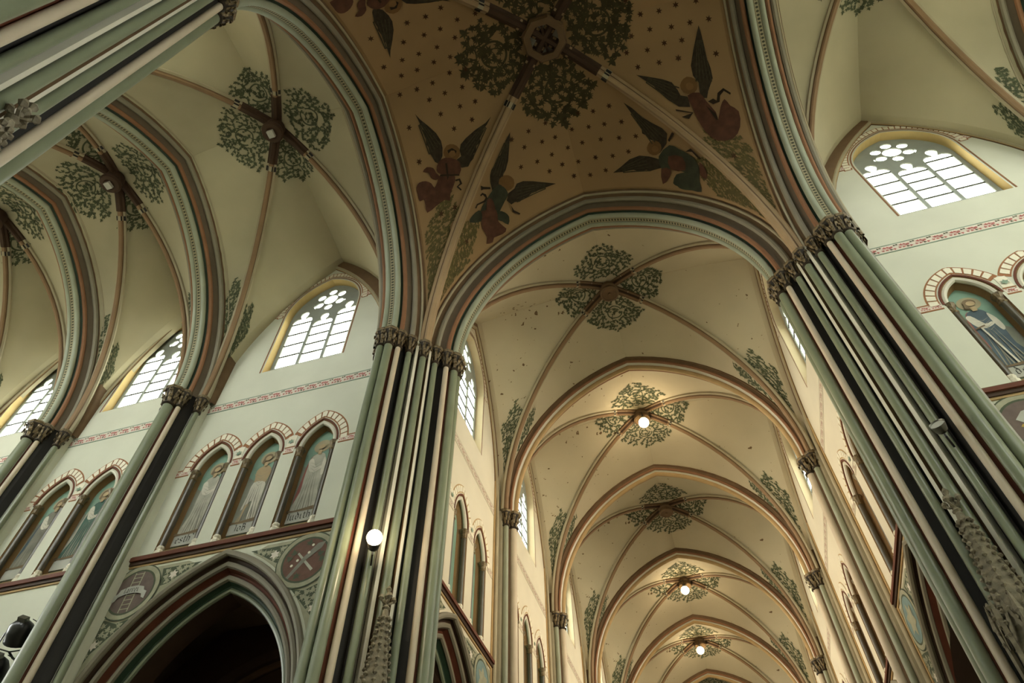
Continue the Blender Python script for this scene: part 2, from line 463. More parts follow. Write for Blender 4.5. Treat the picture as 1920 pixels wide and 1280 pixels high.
def make_vault_parts(V, key, web, leaf, kind, seed):
    """returns list of (name, mesh, level-2 children) for one bay, in local coordinates"""
    parts = []
    bv = V.bvh()
    zk = V.zk
    def lift(x, y, off=0.015):
        h = bv.ray_cast(Vector((x, y, 5.0)), Vector((0, 0, 1)))
        return (x, y, (h[0].z if h[0] else zk) - off)
    n = 18
    sc = .98 if kind == 'crossing' else .86
    for sx in (-1, 1):
        for sy in (-1, 1):
            mb = MB()
            pts = [V.diag(sx, sy, i / n) for i in range(n + 1)]
            rib_sweep(mb, pts, sc, mats=RIB_M if kind != 'crossing' else ['web_ochre', 'rib_tan', 'brown', 'rib_tan', 'rib_tan', 'rib_tan', 'brown', 'rib_tan', 'web_ochre'])
            subs = []
            # dark painted length next to the boss and its patterned band
            L = 0.0; seg = [pts[-1]]
            fine = [V.diag(sx, sy, 1 - i / 120) for i in range(60)]
            run = [fine[0]]; L = 0
            lim = 1.9 if kind == 'crossing' else 1.12
            band = []
            for a, b in zip(fine, fine[1:]):
                L += (a - b).length
                if L < lim: run.append(b)
                elif L < lim + .2: band.append(b)
            s1 = MB(); rib_sweep(s1, list(reversed(run[::3])) if len(run) > 6 else list(reversed(run)), sc * 1.04, mats=['brown_dark'] * 9 if kind != 'nave' else ['brown', 'brown', 'brown_dark', 'brown_dark', 'brown', 'brown_dark', 'brown_dark', 'brown', 'brown'])
            subs.append(('painted_collar', s1.mesh('painted_collar')))
            if len(band) > 1:
                s2 = MB(); rib_sweep(s2, list(reversed(band)), sc * 1.10, mats=['rib_pale', 'black_hollow', 'rib_pale', 'black_hollow', 'rib_pale', 'black_hollow', 'rib_pale', 'black_hollow', 'rib_pale'])
                subs.append(('patterned_band', s2.mesh('patterned_band')))
            parts.append(('diagonal_rib', mb.mesh('diagonal_rib', True), subs))
    # boss
    mb = MB()
    if kind == 'transept':
        mb.lathe([(.14, -.05), (.24, -.08), (.27, -.16), (.27, -.34), (.24, -.38), (.29, -.42), (.31, -.5), (.27, -.58), (.17, -.6), (.1, -.56), (.02, -.56)], 'brown_dark', (0, 0, zk + .05), 20)
        lamp = MB().box(-.09, .09, -.1, .1, zk - .64, zk - .54, 'plaque_grey')
        parts.append(('boss', mb.mesh('boss', True), [('boss_socket', lamp.mesh('boss_socket'))]))
    elif kind == 'crossing':
        o = [(0.62 * math.cos(PI / 8 + k * PI / 4), 0.62 * math.sin(PI / 8 + k * PI / 4)) for k in range(8)]
        i_ = [(0.40 * math.cos(PI / 8 + k * PI / 4), 0.40 * math.sin(PI / 8 + k * PI / 4)) for k in range(8)]
        rows = [[(x * 1.0, y, zk) for x, y in o], [(x, y, zk - .22) for x, y in o], [(x * .92, y * .92, zk - .30) for x, y in o], [(x, y, zk - .30) for x, y in i_], [(x, y, zk - .02) for x, y in i_]]
        mb.grid(rows, 'brown', True)
        lid = MB().poly([(x * 1.0, y) for x, y in i_], [], 'stone', lambda a, b: (a, b, zk - .06))
        bar = MB().box(-.03, .03, -.38, .38, zk - .16, zk - .08, 'brown_dark')
        parts.append(('boss_ring', mb.mesh('boss_ring'), [('boss_hatch', lid.mesh('boss_hatch')), ('boss_bar', bar.mesh('boss_bar'))]))
    else:
        mb.lathe([(.18, 0), (.28, -.06), (.30, -.2), (.25, -.24), (.25, -.30), (.31, -.34), (.31, -.42), (.25, -.46), (.22, -.43), (.06, -.43), (.05, -.47), (.01, -.47)], 'brown', (0, 0, zk), 20)
        parts.append(('boss', mb.mesh('boss', True), []))
    # foliage round the boss, one clump per cell
    big = kind == 'crossing'
    for k, ang in enumerate((0, PI / 2, PI, 3 * PI / 2)):
        half = math.atan2(V.hy, V.hx) if k % 2 == 0 else math.atan2(V.hx, V.hy)
        half = max(.5, half - (.14 if not big else .12))
        rmax = (2.42 if big else (1.78 if kind == 'transept' else 1.82))
        if k % 2 == 1 and kind == 'transept': rmax = 1.7
        r0 = .62 if big else .42
        w_ = math.tan(min(half, 1.0))
        wmax = rmax * (.50 if (k % 2 == 1) == (kind != 'nave') and not big else .52)
        if big: wmax = rmax * .47
        ringc = (0, r0 + (rmax - r0) * .45); ringr = (.34 if big else .24)
        def ins(x, y, r0=r0, rmax=rmax, w_=w_, wmax=wmax):
            yy = (y - r0) / (rmax - r0)
            if yy < 0.02 or yy > 1: return False
            lim = wmax * (min(1, (yy + .08) / .38) ** .7) * (1 if yy < .42 else max(0, 1 - ((yy - .42) / .58) ** 1.5))
            if abs(math.hypot(x - ringc[0], y - ringc[1]) - ringr) < (.09 if big else .07): return False
            return abs(x) < min(lim + .03, y * w_ * .82)
        pl = foliage(seed * 10 + k, (ins, (-rmax, rmax, r0, rmax)), (0, r0), 90 if big else 105, .23 if big else .108, .024 if big else .015, .155 if big else .09)
        for q in range(16):
            a0, a1 = 2 * PI * q / 17, 2 * PI * (q + 1) / 17
            am = (a0 + a1) / 2; w0 = .03 if big else .02
            f = lambda a, r: (ringc[0] + r * math.cos(a), ringc[1] + r * math.sin(a))
            pl.append([f(a0, ringr + w0), f(am, ringr + w0), f(a1, ringr + w0), f(a1, ringr - w0), f(am, ringr - w0), f(a0, ringr - w0)])
        ca, sa = math.cos(ang - PI / 2), math.sin(ang - PI / 2)
        mb = MB()
        lay(mb, pl, lambda x, y: lift(x * ca - y * sa, x * sa + y * ca), leaf)
        parts.append(('painted_foliage', mb.mesh('painted_foliage'), []))
    # shrubs rising from the springings, one on either side of every diagonal rib
    for sx, sy, ax in V.patches():
        t1 = {'crossing': .60, 'transept': .50, 'nave': .52}[kind] * (1.0 if ax == 'x' else 0.92)
        t0 = .10
        N = 24
        tl = [t0 + (t1 - t0) * i / N for i in range(N + 1)]
        cum = [0.0]
        for a, b in zip(tl, tl[1:]):
            cum.append(cum[-1] + (V.web(sx, sy, ax, .5, b) - V.web(sx, sy, ax, .5, a)).length)
        H = cum[-1]
        def at(x, y, off=.018):
            y = max(0, min(H, y))
            i = min(N - 1, max(0, next((q for q in range(N) if cum[q + 1] >= y), N - 1)))
            t = tl[i] + (tl[i + 1] - tl[i]) * (y - cum[i]) / max(1e-6, cum[i + 1] - cum[i])
            A = V.web(sx, sy, ax, 0, t); B = V.web(sx, sy, ax, 1, t)
            W = max(.05, (B - A).length)
            q = max(0.03, min(.97, .5 + x / W))
            p = V.web(sx, sy, ax, q, t)
            e = (B - A).normalized(); g = (V.web(sx, sy, ax, q, t + .02) - p).normalized()
            nn = e.cross(g)
            inw = Vector((-p.x, -p.y, -2.0 + 0)); 
            if nn.dot(Vector((0, 0, 12)) - p) < 0: nn = -nn
            return p + nn * off
        def wid(y):
            i = min(N, max(0, next((q for q in range(N + 1) if cum[q] >= y), N)))
            return (V.web(sx, sy, ax, 1, tl[i]) - V.web(sx, sy, ax, 0, tl[i])).length
        def ins(x, y):
            if y < .1 or y > H: return False
            w = wid(y) * .5 - .15
            w = min(w + .06, .8 * (1.15 - (y / H) ** 3)) * (1.0 if y < H * .8 else max(.25, (H - y) / (H * .2)))
            return abs(x) < max(w, .05)
        pl = foliage(seed * 100 + (sx + 1) * 7 + (sy + 1) * 3 + (ax == 'x'), (ins, (-.85, .85, 0, H)), (0, 0), 170 if big else 130, .14 if big else .115, .016, .085 if big else .078)
        # main stem
        pl += [[(-.035, y0 * H), (-.035 + .05 * math.sin(9 * (y0 + .05)), (y0 + .06) * H), (-.03, (y0 + .12) * H), (.03, (y0 + .12) * H), (.035 + .05 * math.sin(9 * (y0 + .05)), (y0 + .06) * H), (.035, y0 * H)] for y0 in (0, .12, .24, .36, .48)]
        mb = MB()
        lay(mb, pl, at, leaf if not big else 'leaf_olive')
        parts.append(('painted_shrub', mb.mesh('painted_shrub'), []))
    return parts

def place_vault(name, label, mesh, parts, loc):
    o = inst(name, mesh, None, loc)
    struct(o, label)
    for n, me, subs in parts:
        c = inst(n, me, o)
        for sn, sm in subs: inst(sn, sm, c)
    return o

# crossing
VX = Vault(4.47, 4.35, 20.45, 20.5, 21.25, bulge=0.18)
vx_parts = make_vault_parts(VX, 0, 'web_ochre', 'leaf_dark', 'crossing', 3)
ceil_x = place_vault('ceiling_crossing', 'ochre crossing vault painted with stars, angels and leaves', VX.mesh_mb('web_ochre').mesh('ceiling_crossing', True), vx_parts, (0, 0, 0))
# transept bays
TX = [11.2, 15.5, 19.8, 24.1]
VT1 = Vault(2.72, 4.38, 20.5, 20.55, 20.85)
VT2 = Vault(1.62, 4.38, 20.5, 20.2, 20.85)
t1_mesh = VT1.mesh_mb('web_cream').mesh('transept_web', True); t1_parts = make_vault_parts(VT1, 0, 'web_cream', 'leaf_green', 'transept', 5)
t2_mesh = VT2.mesh_mb('web_cream').mesh('transept_web', True); t2_parts = make_vault_parts(VT2, 0, 'web_cream', 'leaf_green', 'transept', 6)
place_vault('ceiling_left_1', 'cream ribbed vault over the left transept bay next to the crossing', t1_mesh, t1_parts, (-7.98, 0, 0))
place_vault('ceiling_left_2', 'cream ribbed vault over the second left transept bay', t2_mesh, t2_parts, (-13.35, 0, 0))
place_vault('ceiling_left_3', 'cream ribbed vault over the third left transept bay at the picture edge', t2_mesh, t2_parts, (-17.65, 0, 0))
place_vault('ceiling_right_1', 'cream ribbed vault over the right transept bay next to the crossing', t1_mesh, t1_parts, (7.98, 0, 0))
place_vault('ceiling_right_2', 'cream ribbed vault over the second right transept bay', t2_mesh, t2_parts, (13.35, 0, 0))
# nave bays
NY = [11.35 + 5.96 * i for i in range(6)]
VN1 = Vault(4.5, 2.85, 20.55, 20.45, 20.85)
VN2 = Vault(4.5, 2.72, 20.55, 20.45, 20.85)
n1_mesh = VN1.mesh_mb('web_nave').mesh('nave_web', True); n1_parts = make_vault_parts(VN1, 0, 'web_nave', 'leaf_green', 'nave', 8)
n2_mesh = VN2.mesh_mb('web_nave').mesh('nave_web', True); n2_parts = make_vault_parts(VN2, 0, 'web_nave', 'leaf_green', 'nave', 9)
place_vault('ceiling_nave_1', 'warm cream ribbed vault over the nave bay next to the crossing', n1_mesh, n1_parts, (0, 8.2, 0))
ORD = ['second', 'third', 'fourth', 'fifth', 'sixth']
for i in range(5):
    place_vault('ceiling_nave_%d' % (i + 2), 'warm cream ribbed vault over the %s nave bay' % ORD[i], n2_mesh, n2_parts, (0, NY[i] + 2.98, 0))

# ------------------------------------------------------------------ transverse arches
def big_arch(name, label, w, h, loc, rz, group=None):
    A = Arch(w, ZS, h)
    t = thing(name, label, 'arch', loc, rz, group)
    mb = MB(); arch_strip(mb, A, [(.0, -.06), (.0, .06)], 'dotted', 20, uv=True); mb.obj('dotted_soffit', t, True)
    for s in (-1, 1):
        def P(l): return [(d, s * y) for y, d in l]
        mb = MB()
        arch_strip(mb, A, P([(.06, .0), (.12, .05)]), 'tan', 20)
        arch_strip(mb, A, P([(.12, .05), (.19, .14), (.24, .17)]), 'green_deep', 20)
        arch_strip(mb, A, P([(.24, .17), (.31, .19), (.36, .29), (.44, .38)]), 'grey_blue', 20)
        arch_strip(mb, A, P([(.44, .38), (.52, .45), (.55, .5), (.60, .52), (.62, .58), (.66, .62), (.70, .70), (.70, .95)]), 'brown', 20)
        mb.obj('hollow_moulding', t, True)
        mb = MB(); arch_roll(mb, A, .03, s * .13, .075, 'green_pale', 20, 10); mb.obj('roll_moulding', t, True, label='pale green roll moulding')
        mb = MB(); arch_roll(mb, A, .15, s * .285, .06, 'orange', 20, 8); mb.obj('roll_moulding', t, True, label='orange roll moulding')
        mb = MB(); arch_roll(mb, A, .37, s * .47, .07, 'green_grey', 20, 8); mb.obj('roll_moulding', t, True, label='grey green roll moulding')
        mb = MB(); arch_roll(mb, A, .53, s * .60, .035, 'rib_pale', 20, 8); mb.obj('fillet_moulding', t, True)
    return t
YC = 5.06; XC = 5.18
WN, WT = 3.87, 3.72
big_arch('crossing_arch', 'moulded crossing arch opening into the left transept', WT, 5.15, (-XC, 0, 0), PI / 2)
big_arch('crossing_arch', 'moulded crossing arch opening into the right transept', WT, 5.15, (XC, 0, 0), -PI / 2)
big_arch('crossing_arch', 'moulded crossing arch opening into the nave with its lit lamps', WN, 5.15, (0, YC, 0), 0)
big_arch('crossing_arch', 'moulded crossing arch behind the viewer above the picture', WN, 5.15, (0, -YC, 0), PI)
WS = 3.93
for sgn, nm in ((-1, 'left'), (1, 'right')):
    for k in range(3 if sgn < 0 else 1):
        big_arch('transverse_arch', '%s transverse arch across the %s transept vault' % (('first', 'second', 'third')[k], nm), WS, 5.3, (sgn * TX[k], 0, 0), -sgn * PI / 2, 'transept transverse arches')
def nave_arch(label, y):
    A = Arch(4.18, ZS, 5.45)
    t = thing('transverse_arch', label, 'arch', (0, y, 0), 0, 'nave transverse arches')
    mb = MB(); arch_roll(mb, A, .05, 0, .085, 'tan', 18, 10); mb.obj('roll_moulding', t, True)
    for s in (-1, 1):
        mb = MB()
        arch_strip(mb, A, [(.06, s * .05), (.12, s * .12), (.13, s * .16)], 'white_fillet', 18)
        arch_strip(mb, A, [(.13, s * .16), (.18, s * .22), (.26, s * .26), (.27, s * .30), (.7, s * .30)], 'brown', 18)
        mb.obj('hollow_moulding', t, True)
        mb = MB(); arch_roll(mb, A, .15, s * .2, .05, 'orange', 18, 8); mb.obj('roll_moulding', t, True, label='rust brown roll moulding')
    return t
for i, y in enumerate(NY[:5]):
    nave_arch('%s transverse arch across the nave vault counted from the crossing' % (['first'] + ORD)[i], y)

# ------------------------------------------------------------------ capitals, shafts, piers
def capital_mesh(r, seed=1):
    """leaf capital for a shaft of radius r, height 0 .. 0.55"""
    mb = MB()
    mb.lathe([(r * 1.05, 0), (r * 1.4, .02), (r * 1.4, .055), (r * 1.05, .07), (r * 1.02, .2), (r * 1.25, .33), (r * 1.7, .43), (r * 1.7, .44)], 'capital_rim_gap_shade', n=12)  # bell kept dark: shade between the leaves is put into its colour
    for row, (z0, zz, rr, n) in enumerate(((.07, .27, 1.18, 6), (.2, .44, 1.42, 8))):
        for k in range(n):
            a = 2 * PI * (k + .5 * row) / n
            c, s = math.cos(a), math.sin(a)
            w = r * .40
            prof = [(r * 1.06, z0), (r * rr * 1.12, (z0 + zz) / 2), (r * rr * 1.30, zz - .02), (r * rr * 1.52, zz - .025), (r * rr * 1.48, zz - .085), (r * rr * 1.32, zz - .07)]
            rows = []
            for j, (pr, pz) in enumerate(prof):
                ww = w * (.6, 1.0, .75, 1.15, .8, .3)[j]
                rows.append([(pr * c - ww * s, pr * s + ww * c, pz - .015), (pr * 1.08 * c - ww * .4 * s, pr * 1.08 * s + ww * .4 * c, pz), (pr * 1.02 * c, pr * 1.02 * s, pz - .012), (pr * 1.08 * c + ww * .4 * s, pr * 1.08 * s - ww * .4 * c, pz), (pr * c + ww * s, pr * s - ww * c, pz - .015)])
            mb.grid(rows, 'capital_bronze')
    return mb
def abacus_mesh(r):
    mb = MB()
    mb.lathe([(r * 1.7, .42), (r * 2.05, .46), (r * 2.05, .485)], 'capital_rim_gap_shade', n=8, ph=PI / 8)
    mb.lathe([(r * 1.95, .485), (r * 2.05, .50), (r * 2.25, .525), (r * 2.25, .555)], 'capital_bronze', n=8, ph=PI / 8)
    return mb
CAPS = {}
def shaft_mesh(r, m, z1=ZC):
    key = ('s', r, m, z1)
    if key not in CAPS:
        mb = MB()
        mb.lathe([(r * 1.7, 0), (r * 1.7, .25), (r * 1.3, .32), (r * 1.4, .38), (r, .45), (r, z1 + .01)], m, n=14)
        CAPS[key] = mb.mesh('shaft', True)
    return CAPS[key]
def put_shaft(t, x, y, r, m, cap=True, z1=ZC):
    inst('shaft', shaft_mesh(r, m, z1), t, (x, y, 0))
    if cap:
        rc = max(r, .075)
        if ('c', rc) not in CAPS:
            CAPS[('c', rc)] = capital_mesh(rc).mesh('capital'); CAPS[('a', rc)] = abacus_mesh(rc).mesh('abacus')
        c = inst('capital', CAPS[('c', rc)], t, (x, y, z1))
        inst('abacus', CAPS[('a', rc)], c)

def prism_strip(mb, pts, m, z0=0.0, z1=ZS):
    mb.grid([[(x, y, z0) for x, y in pts], [(x, y, z1) for x, y in pts]], m)

def cluster(t, w, ctr, arm=(), g=(.47, .37), big=True):
    """shafts standing under one end of an arch; ctr(y, d) gives the local plan point; arm = sides facing the arm"""
    for s in (-1, 1):
        if big: put_shaft(t, *ctr(s * .10, .02), .095, 'green')
        elif s > 0: put_shaft(t, *ctr(0, .0), .125, 'green')
        mb = MB()
        def S(l): return [ctr(s * y, d) for y, d in l]
        if s in arm:
            put_shaft(t, *ctr(s * .30, .36), .075, 'green')
            put_shaft(t, *ctr(s * .42, .62), .06, 'green_pale')
            prism_strip(mb, S([(.12, .06), (.17, .2), (.24, .36)]), 'green_grey')
            prism_strip(mb, S([(.24, .36), (.34, .44), (.42, .66), (.47, .95)]), 'red_brown')
        else:
            put_shaft(t, *ctr(s * (.285 if big else .225), .15 if big else .12), .062, 'cream')
            put_shaft(t, *ctr(s * g[0], g[1]), .068, 'green')
            prism_strip(mb, S([(.12, .06), (.17, .14), (.22, .18), (.285, .18)] if big else [(.09, .06), (.14, .13), (.18, .16), (.225, .16)]), 'red_brown')
            prism_strip(mb, S([(.285, .18) if big else (.225, .16), (.31, .26), (g[0] - .12, g[1] + .02), (g[0] - .03, g[1] + .05), (g[0], g[1] + .05)]), 'black_hollow')
        mb.obj('hollow', t, False, label='dark painted hollow between shafts')
    mb = MB()
    prism_strip(mb, [ctr(-.12, .06), ctr(-.06, .02), ctr(.06, .02), ctr(.12, .06)], 'green_pale')
    mb.obj('fillet', t)

def crossing_pier(sx, sy, label):
    bx, by = 4.47 * sx, 4.35 * sy
    t = thing('crossing_pier', label, 'pier', (bx, by, 0), 0, 'clustered crossing piers')
    L = lambda x, y: (x - bx, y - by)
    # transept arch end: depth axis = x, d along y
    cluster(t, WT, lambda y, d: L(sx * (XC + y), sy * (WT + d)), (1,))
    cluster(t, WN, lambda y, d: L(sx * (WN + d), sy * (YC + y)), (1,))
    put_shaft(t, *L(sx * 4.45, sy * 4.33), .08, 'green')
    # hollows either side of the diagonal shaft
    g1 = (sx * (XC - .47), sy * (WT + .37)); g2 = (sx * (WN + .37), sy * (YC - .47))
    D = (sx * 4.45, sy * 4.33)
    for g in (g1, g2):
        mb = MB()
        ox, oy = sx * .09, sy * .09
        P = lambda f, o: L(g[0] + (D[0] - g[0]) * f + ox * o, g[1] + (D[1] - g[1]) * f + oy * o)
        prism_strip(mb, [P(0, .5), P(.2, 1.5), P(.42, 1.2)], 'black_hollow')
        prism_strip(mb, [P(.42, 1.2), P(.42, -.3), P(.60, -.3)], 'white_fillet')
        prism_strip(mb, [P(.60, -.3), P(.72, .9), P(1, .6)], 'brown')
        mb.obj('hollow', t, label='dark hollow with a white fillet beside the corner shaft')
    # core
    mb = MB()
    cx = [(4.55, 4.43), (XC - .30, WT + .45), (XC, WT + .2), (XC + .47, WT + .45), (XC + .47, 5.5), (WN + .45, 5.5), (WN + .45, YC + .47), (WN + .2, YC), (WN + .45, YC - .30)]
    pts = [L(sx * x, sy * y) for x, y in cx]
    mb.grid([[(x, y, 0) for x, y in pts], [(x, y, ZS + 5) for x, y in pts]], 'stone', True)
    mb.obj('core', t)
    return t
crossing_pier(-1, 1, 'clustered pier of green, cream and black shafts between left transept and nave')
crossing_pier(1, 1, 'clustered pier of green and cream shafts between nave and right transept')
crossing_pier(-1, -1, 'dark clustered pier crossing the upper left corner of the picture')
crossing_pier(1, -1, 'clustered crossing pier standing right behind the viewer')

def wall_pier(name, label, loc, rz, w, group):
    """cluster on a transept wall, local x along the wall, local -y towards the room"""
    t = thing(name, label, 'pier', loc, rz, group)
    cluster(t, w, lambda y, d: (y, d), (), (.54, .43), False)
    for s in (-1, 1):
        mb = MB(); prism_strip(mb, [(s * .54, .46), (s * .57, .55), (s * .58, .75)], 'plaster_wall'); mb.obj('wall_return', t)
    MB().box(-.42, .42, .42, .8, 0, ZS + .3, 'stone').obj('core', t)
    return t
for k in range(3):
    wall_pier('wall_pier', 'clustered shafts on the left transept wall, %s from the crossing pier' % ('first', 'second', 'third')[k], (-TX[k], WS, 0), 0, WS, 'left transept wall piers')
wall_pier('wall_pier', 'clustered shafts on the right transept wall beyond the large window', (TX[0], WS, 0), 0, WS, None)

def nave_pier(label, loc, rz, group):
    t = thing('nave_pier', label, 'pier', loc, rz, group)
    put_shaft(t, 0, .08, .105, 'cream')
    for s in (-1, 1):
        put_shaft(t, s * .24, .24, .075, 'green_pale')
        mb = MB(); prism_strip(mb, [(s * .08, .14), (s * .14, .26), (s * .24, .3)], 'brown'); prism_strip(mb, [(s * .24, .3), (s * .33, .36), (s * .36, .6)], 'rib_pale'); mb.obj('hollow', t)
        put_shaft(t, s * .42, .46, .055, 'rib_pale', False, 19.0)
        MB().box(s * .5 - .05, s * .5 + .05, .5, .6, 0, 18, 'tan').obj('pilaster_strip', t)
    MB().box(-.26, .26, .22, .62, 0, ZS + .2, 'stone').obj('core', t)
    return t
for k in range(5):
    nave_pier('tall thin shafts on the left nave wall, %s from the crossing' % (['first'] + ORD)[k], (-4.22, NY[k], 0), PI / 2, 'left nave wall shafts')
    nave_pier('tall thin shafts on the right nave wall, %s from the crossing' % (['first'] + ORD)[k], (4.22, NY[k], 0), -PI / 2, 'right nave wall shafts')

# ------------------------------------------------------------------ walls
NICHE = Arch(.50, 12.35, .80)
WIN = Arch(1.18, 18.2, 1.55)
ARC = Arch(2.42, 6.3, 3.45)
NI = -.14    # splay of the niche reveal
ND = .26      # niche depth
WD = .26      # window depth

def wall_mesh(hw0, hw1, niches, window, arcade, m):
    mb = MB()
    outer = [(-hw0, 0), (hw1, 0), (hw1, 21.4), (-hw0, 21.4)]
    holes = []
    def hole(pts, depth, rm, back=None):
        holes.append(pts)
        mb.grid([[(x, 0, z) for x, z in pts + pts[:1]], [(x, depth, z) for x, z in pts + pts[:1]]], rm)
    for u in niches:
        o = [(x + u, z) for x, z in NICHE.outline(10, 0, 10.12)]
        holes.append(o)
        oi = [(x + u, max(z, 10.38)) for x, z in NICHE.outline(10, NI, 10.12)]
        mb.grid([[(x, 0, z) for x, z in o + o[:1]], [(x, ND, z) for x, z in oi + oi[:1]]], 'reveal_brown')
    if window is not None:
        o = [(x + window, z) for x, z in WIN.outline(12, 0, 15.66)]
        holes.append(o)
        inner = [(x + window, max(z, 16.0)) for x, z in WIN.outline(12, 0, 15.66)]
        mb.grid([[(x, 0, z) for x, z in o + o[:1]], [(x, WD, z) for x, z in inner + inner[:1]]], 'reveal_ochre' if m == 'plaster_wall' else 'reveal_cream')
    if arcade is not None:
        holes.append([(x + arcade, z) for x, z in ARC.outline(14, 0, .02)])
    mb.poly(outer, holes, m, lambda a, b: (a, 0, b))
    return mb.mesh('wall')

def band(mb, A, d0, d1, y, m, u=0.0, n=12, a0=-1, a1=1):
    rows = []
    for i in range(2 * n + 1):
        t = a0 + (a1 - a0) * i / (2 * n)
        p, q = A.pt(t, d0), A.pt(t, d1)
        rows.append([(p[0] + u, y, p[1]), (q[0] + u, y, q[1])])
    mb.grid(rows, m)

_vc = {}
def voussoirs(parent, A, u, d0, d1, n, name='voussoir', joined=False, lip=.010, y=-.004, lims=(None, None), line='brick_line'):
    """white painted blocks round an arch on a brick coloured band; lims = where neighbouring rings meet"""
    al = [1.0, 1.0]
    for k in (0, 1):
        if lims[k] is not None:
            while al[k] > .3 and A.pt(al[k], d1 + .03)[0] > lims[k]: al[k] -= .005
    mb0 = MB(); band(mb0, A, d0 - .03, d1 + .035, y, line, u, a0=-al[0], a1=al[1])
    bo = mb0.obj('voussoir_band', parent)
    mbj = MB()
    for i in range(n):
        a0 = max(-al[0] + .01, -1 + 2 * (i + .11) / n); a1 = min(al[1] - .01, -1 + 2 * (i + .89) / n)
        if a1 - a0 < .03: continue
        mb = mbj if joined else MB()
        ks = [a0 + (a1 - a0) * q / 2 for q in range(3)]
        if a0 < 0 < a1: ks = [a0, 0.0, a1]
        ra = [A.pt(k, d0) for k in ks]; rb = [A.pt(k, d1) for k in ks]
        v = [(p[0] + u, y - lip, p[1]) for p in ra] + [(p[0] + u, y - lip, p[1]) for p in rb] + [(p[0] + u, y, p[1]) for p in ra] + [(p[0] + u, y, p[1]) for p in rb]
        mb.add(v, [(0, 1, 4, 3), (1, 2, 5, 4), (0, 3, 9, 6), (2, 8, 11, 5), (3, 4, 10, 9), (4, 5, 11, 10), (0, 6, 7, 1), (1, 7, 8, 2)], 'voussoir_white')
        if not joined: mb.obj(name, parent)
    if joined: mbj.obj('voussoir_ring', parent)

def ornament_band(parent, u0, u1, z0, z1, step, kind, seed=0, faint=False):
    """painted frieze: white ground, coloured border lines and a repeating sprig"""
    mb = MB()
    mb.box(u0, u1, -.006, 0, z0, z1, 'plaster_nave_wall' if faint else 'frieze_white')
    lm = 'faint_line' if faint else ('frieze_green' if kind == 'frieze' else 'brick_line')
    h = z1 - z0; e = .03 if kind == 'frieze' else .035
    mb.box(u0, u1, -.009, 0, z1, z1 + e, lm); mb.box(u0, u1, -.009, 0, z0 - e, z0, lm)
    o = mb.obj('frieze_band' if kind == 'frieze' else 'impost_band', parent)
    mb = MB(); rng = random.Random(seed)
    n = max(1, int((u1 - u0) / step))
    for i in range(n):
        c = u0 + (i + .5) * (u1 - u0) / n
        g = 'leaf_green' if kind == 'frieze' else 'frieze_red'
        for (dx, dz, s, a, m) in ((-.34, .28, .22, .6, 'frieze_red'), (-.22, .62, .26, -.5, 'frieze_red'), (-.10, .30, .22, 2.2, 'frieze_red'), (.0, .66, .24, 1.6, 'frieze_red'), (.10, .24, .20, -1.9, g), (.20, .56, .26, .9, 'frieze_red'), (.32, .26, .22, 3.0, 'frieze_red'), (.42, .74, .18, .2, g), (-.42, .80, .18, 1.0, g), (.06, .46, .18, -2.6, 'frieze_red')):
            s *= h * 1.25; x0 = c + dx * step; zz = z0 + dz * h; a += rng.uniform(-.3, .3)
            ca, sa = math.cos(a), math.sin(a)
            pl = [(x0 + s * (x * ca - (y - .4) * sa), zz + s * (x * sa + (y - .4) * ca)) for x, y in LEAF]
            pl = [(x, min(z1, max(z0, z))) for x, z in pl]
            vs = [(x0, -.011, min(z1, max(z0, zz)))] + [(x, -.011, z) for x, z in pl]
            mb.add(vs, [(0, k, k % len(pl) + 1) for k in range(1, len(pl) + 1)], 'faint_red' if faint else m)
    mb.obj('painted_sprigs', o)
    return o

def colonette(parent, u):
    k = 'colonette'
    if k not in CAPS:
        mb = MB(); mb.lathe([(.066, 10.30), (.066, 12.16)], 'colonette_dark', n=12); CAPS[k] = mb.mesh('colonette', True)
        mb = MB(); mb.lathe([(.06, 12.10), (.088, 12.13), (.066, 12.17), (.075, 12.25), (.115, 12.33), (.115, 12.37), (.08, 12.38)], 'capital_bronze', n=8); CAPS[k + 'c'] = mb.mesh('colonette_capital')
        mb = MB(); mb.lathe([(.10, 10.10), (.10, 10.18), (.07, 10.22), (.088, 10.26), (.068, 10.31)], 'voussoir_white', n=8); CAPS[k + 'b'] = mb.mesh('colonette_base')
    c = inst('colonette', CAPS[k], parent, (u, .07, 0))
    inst('colonette_capital', CAPS[k + 'c'], c); inst('colonette_base', CAPS[k + 'b'], c)

def niche_frame(wall, u, sp, detailed, lims, line):
    fr = MB()
    arch_strip(fr, NICHE, [(-.004, .10), (-.004, -.0)], 'red_brown', 10, 10.10); arch_strip(fr, NICHE, [(-.004, 0), (-.004, -.014), (.04, -.014), (.04, 0)], 'red_brown', 10)
    fr.v = [(x + u, y, z) for x, y, z in fr.v]
    fo = fr.obj('niche_surround', wall)
    rl = MB(); arch_roll(rl, NICHE, -.062, .055, .055, 'white_fillet', 10, 8)
    rl.v = [(x + u, y, z) for x, y, z in rl.v]
    rl.obj('niche_roll', fo, True)
    voussoirs(fo, NICHE, u, .095, .255, 15, joined=not detailed, lims=lims, line=line)
    for s in (-1, 1): colonette(fo, u + s * .425)

def smooth2(pl):
    if len(pl) < 5 or len(pl) >= 12: return pl
    o = []; n = len(pl)
    for i in range(n):
        p0, p1, p2, p3 = pl[i - 1], pl[i], pl[(i + 1) % n], pl[(i + 2) % n]
        for t in (0, .33, .67):
            o.append(tuple(.5 * (2 * p1[k] + (p2[k] - p0[k]) * t + (2 * p0[k] - 5 * p1[k] + 4 * p2[k] - p3[k]) * t * t + (3 * p1[k] - p0[k] - 3 * p2[k] + p3[k]) * t ** 3) for k in (0, 1)))
    return o

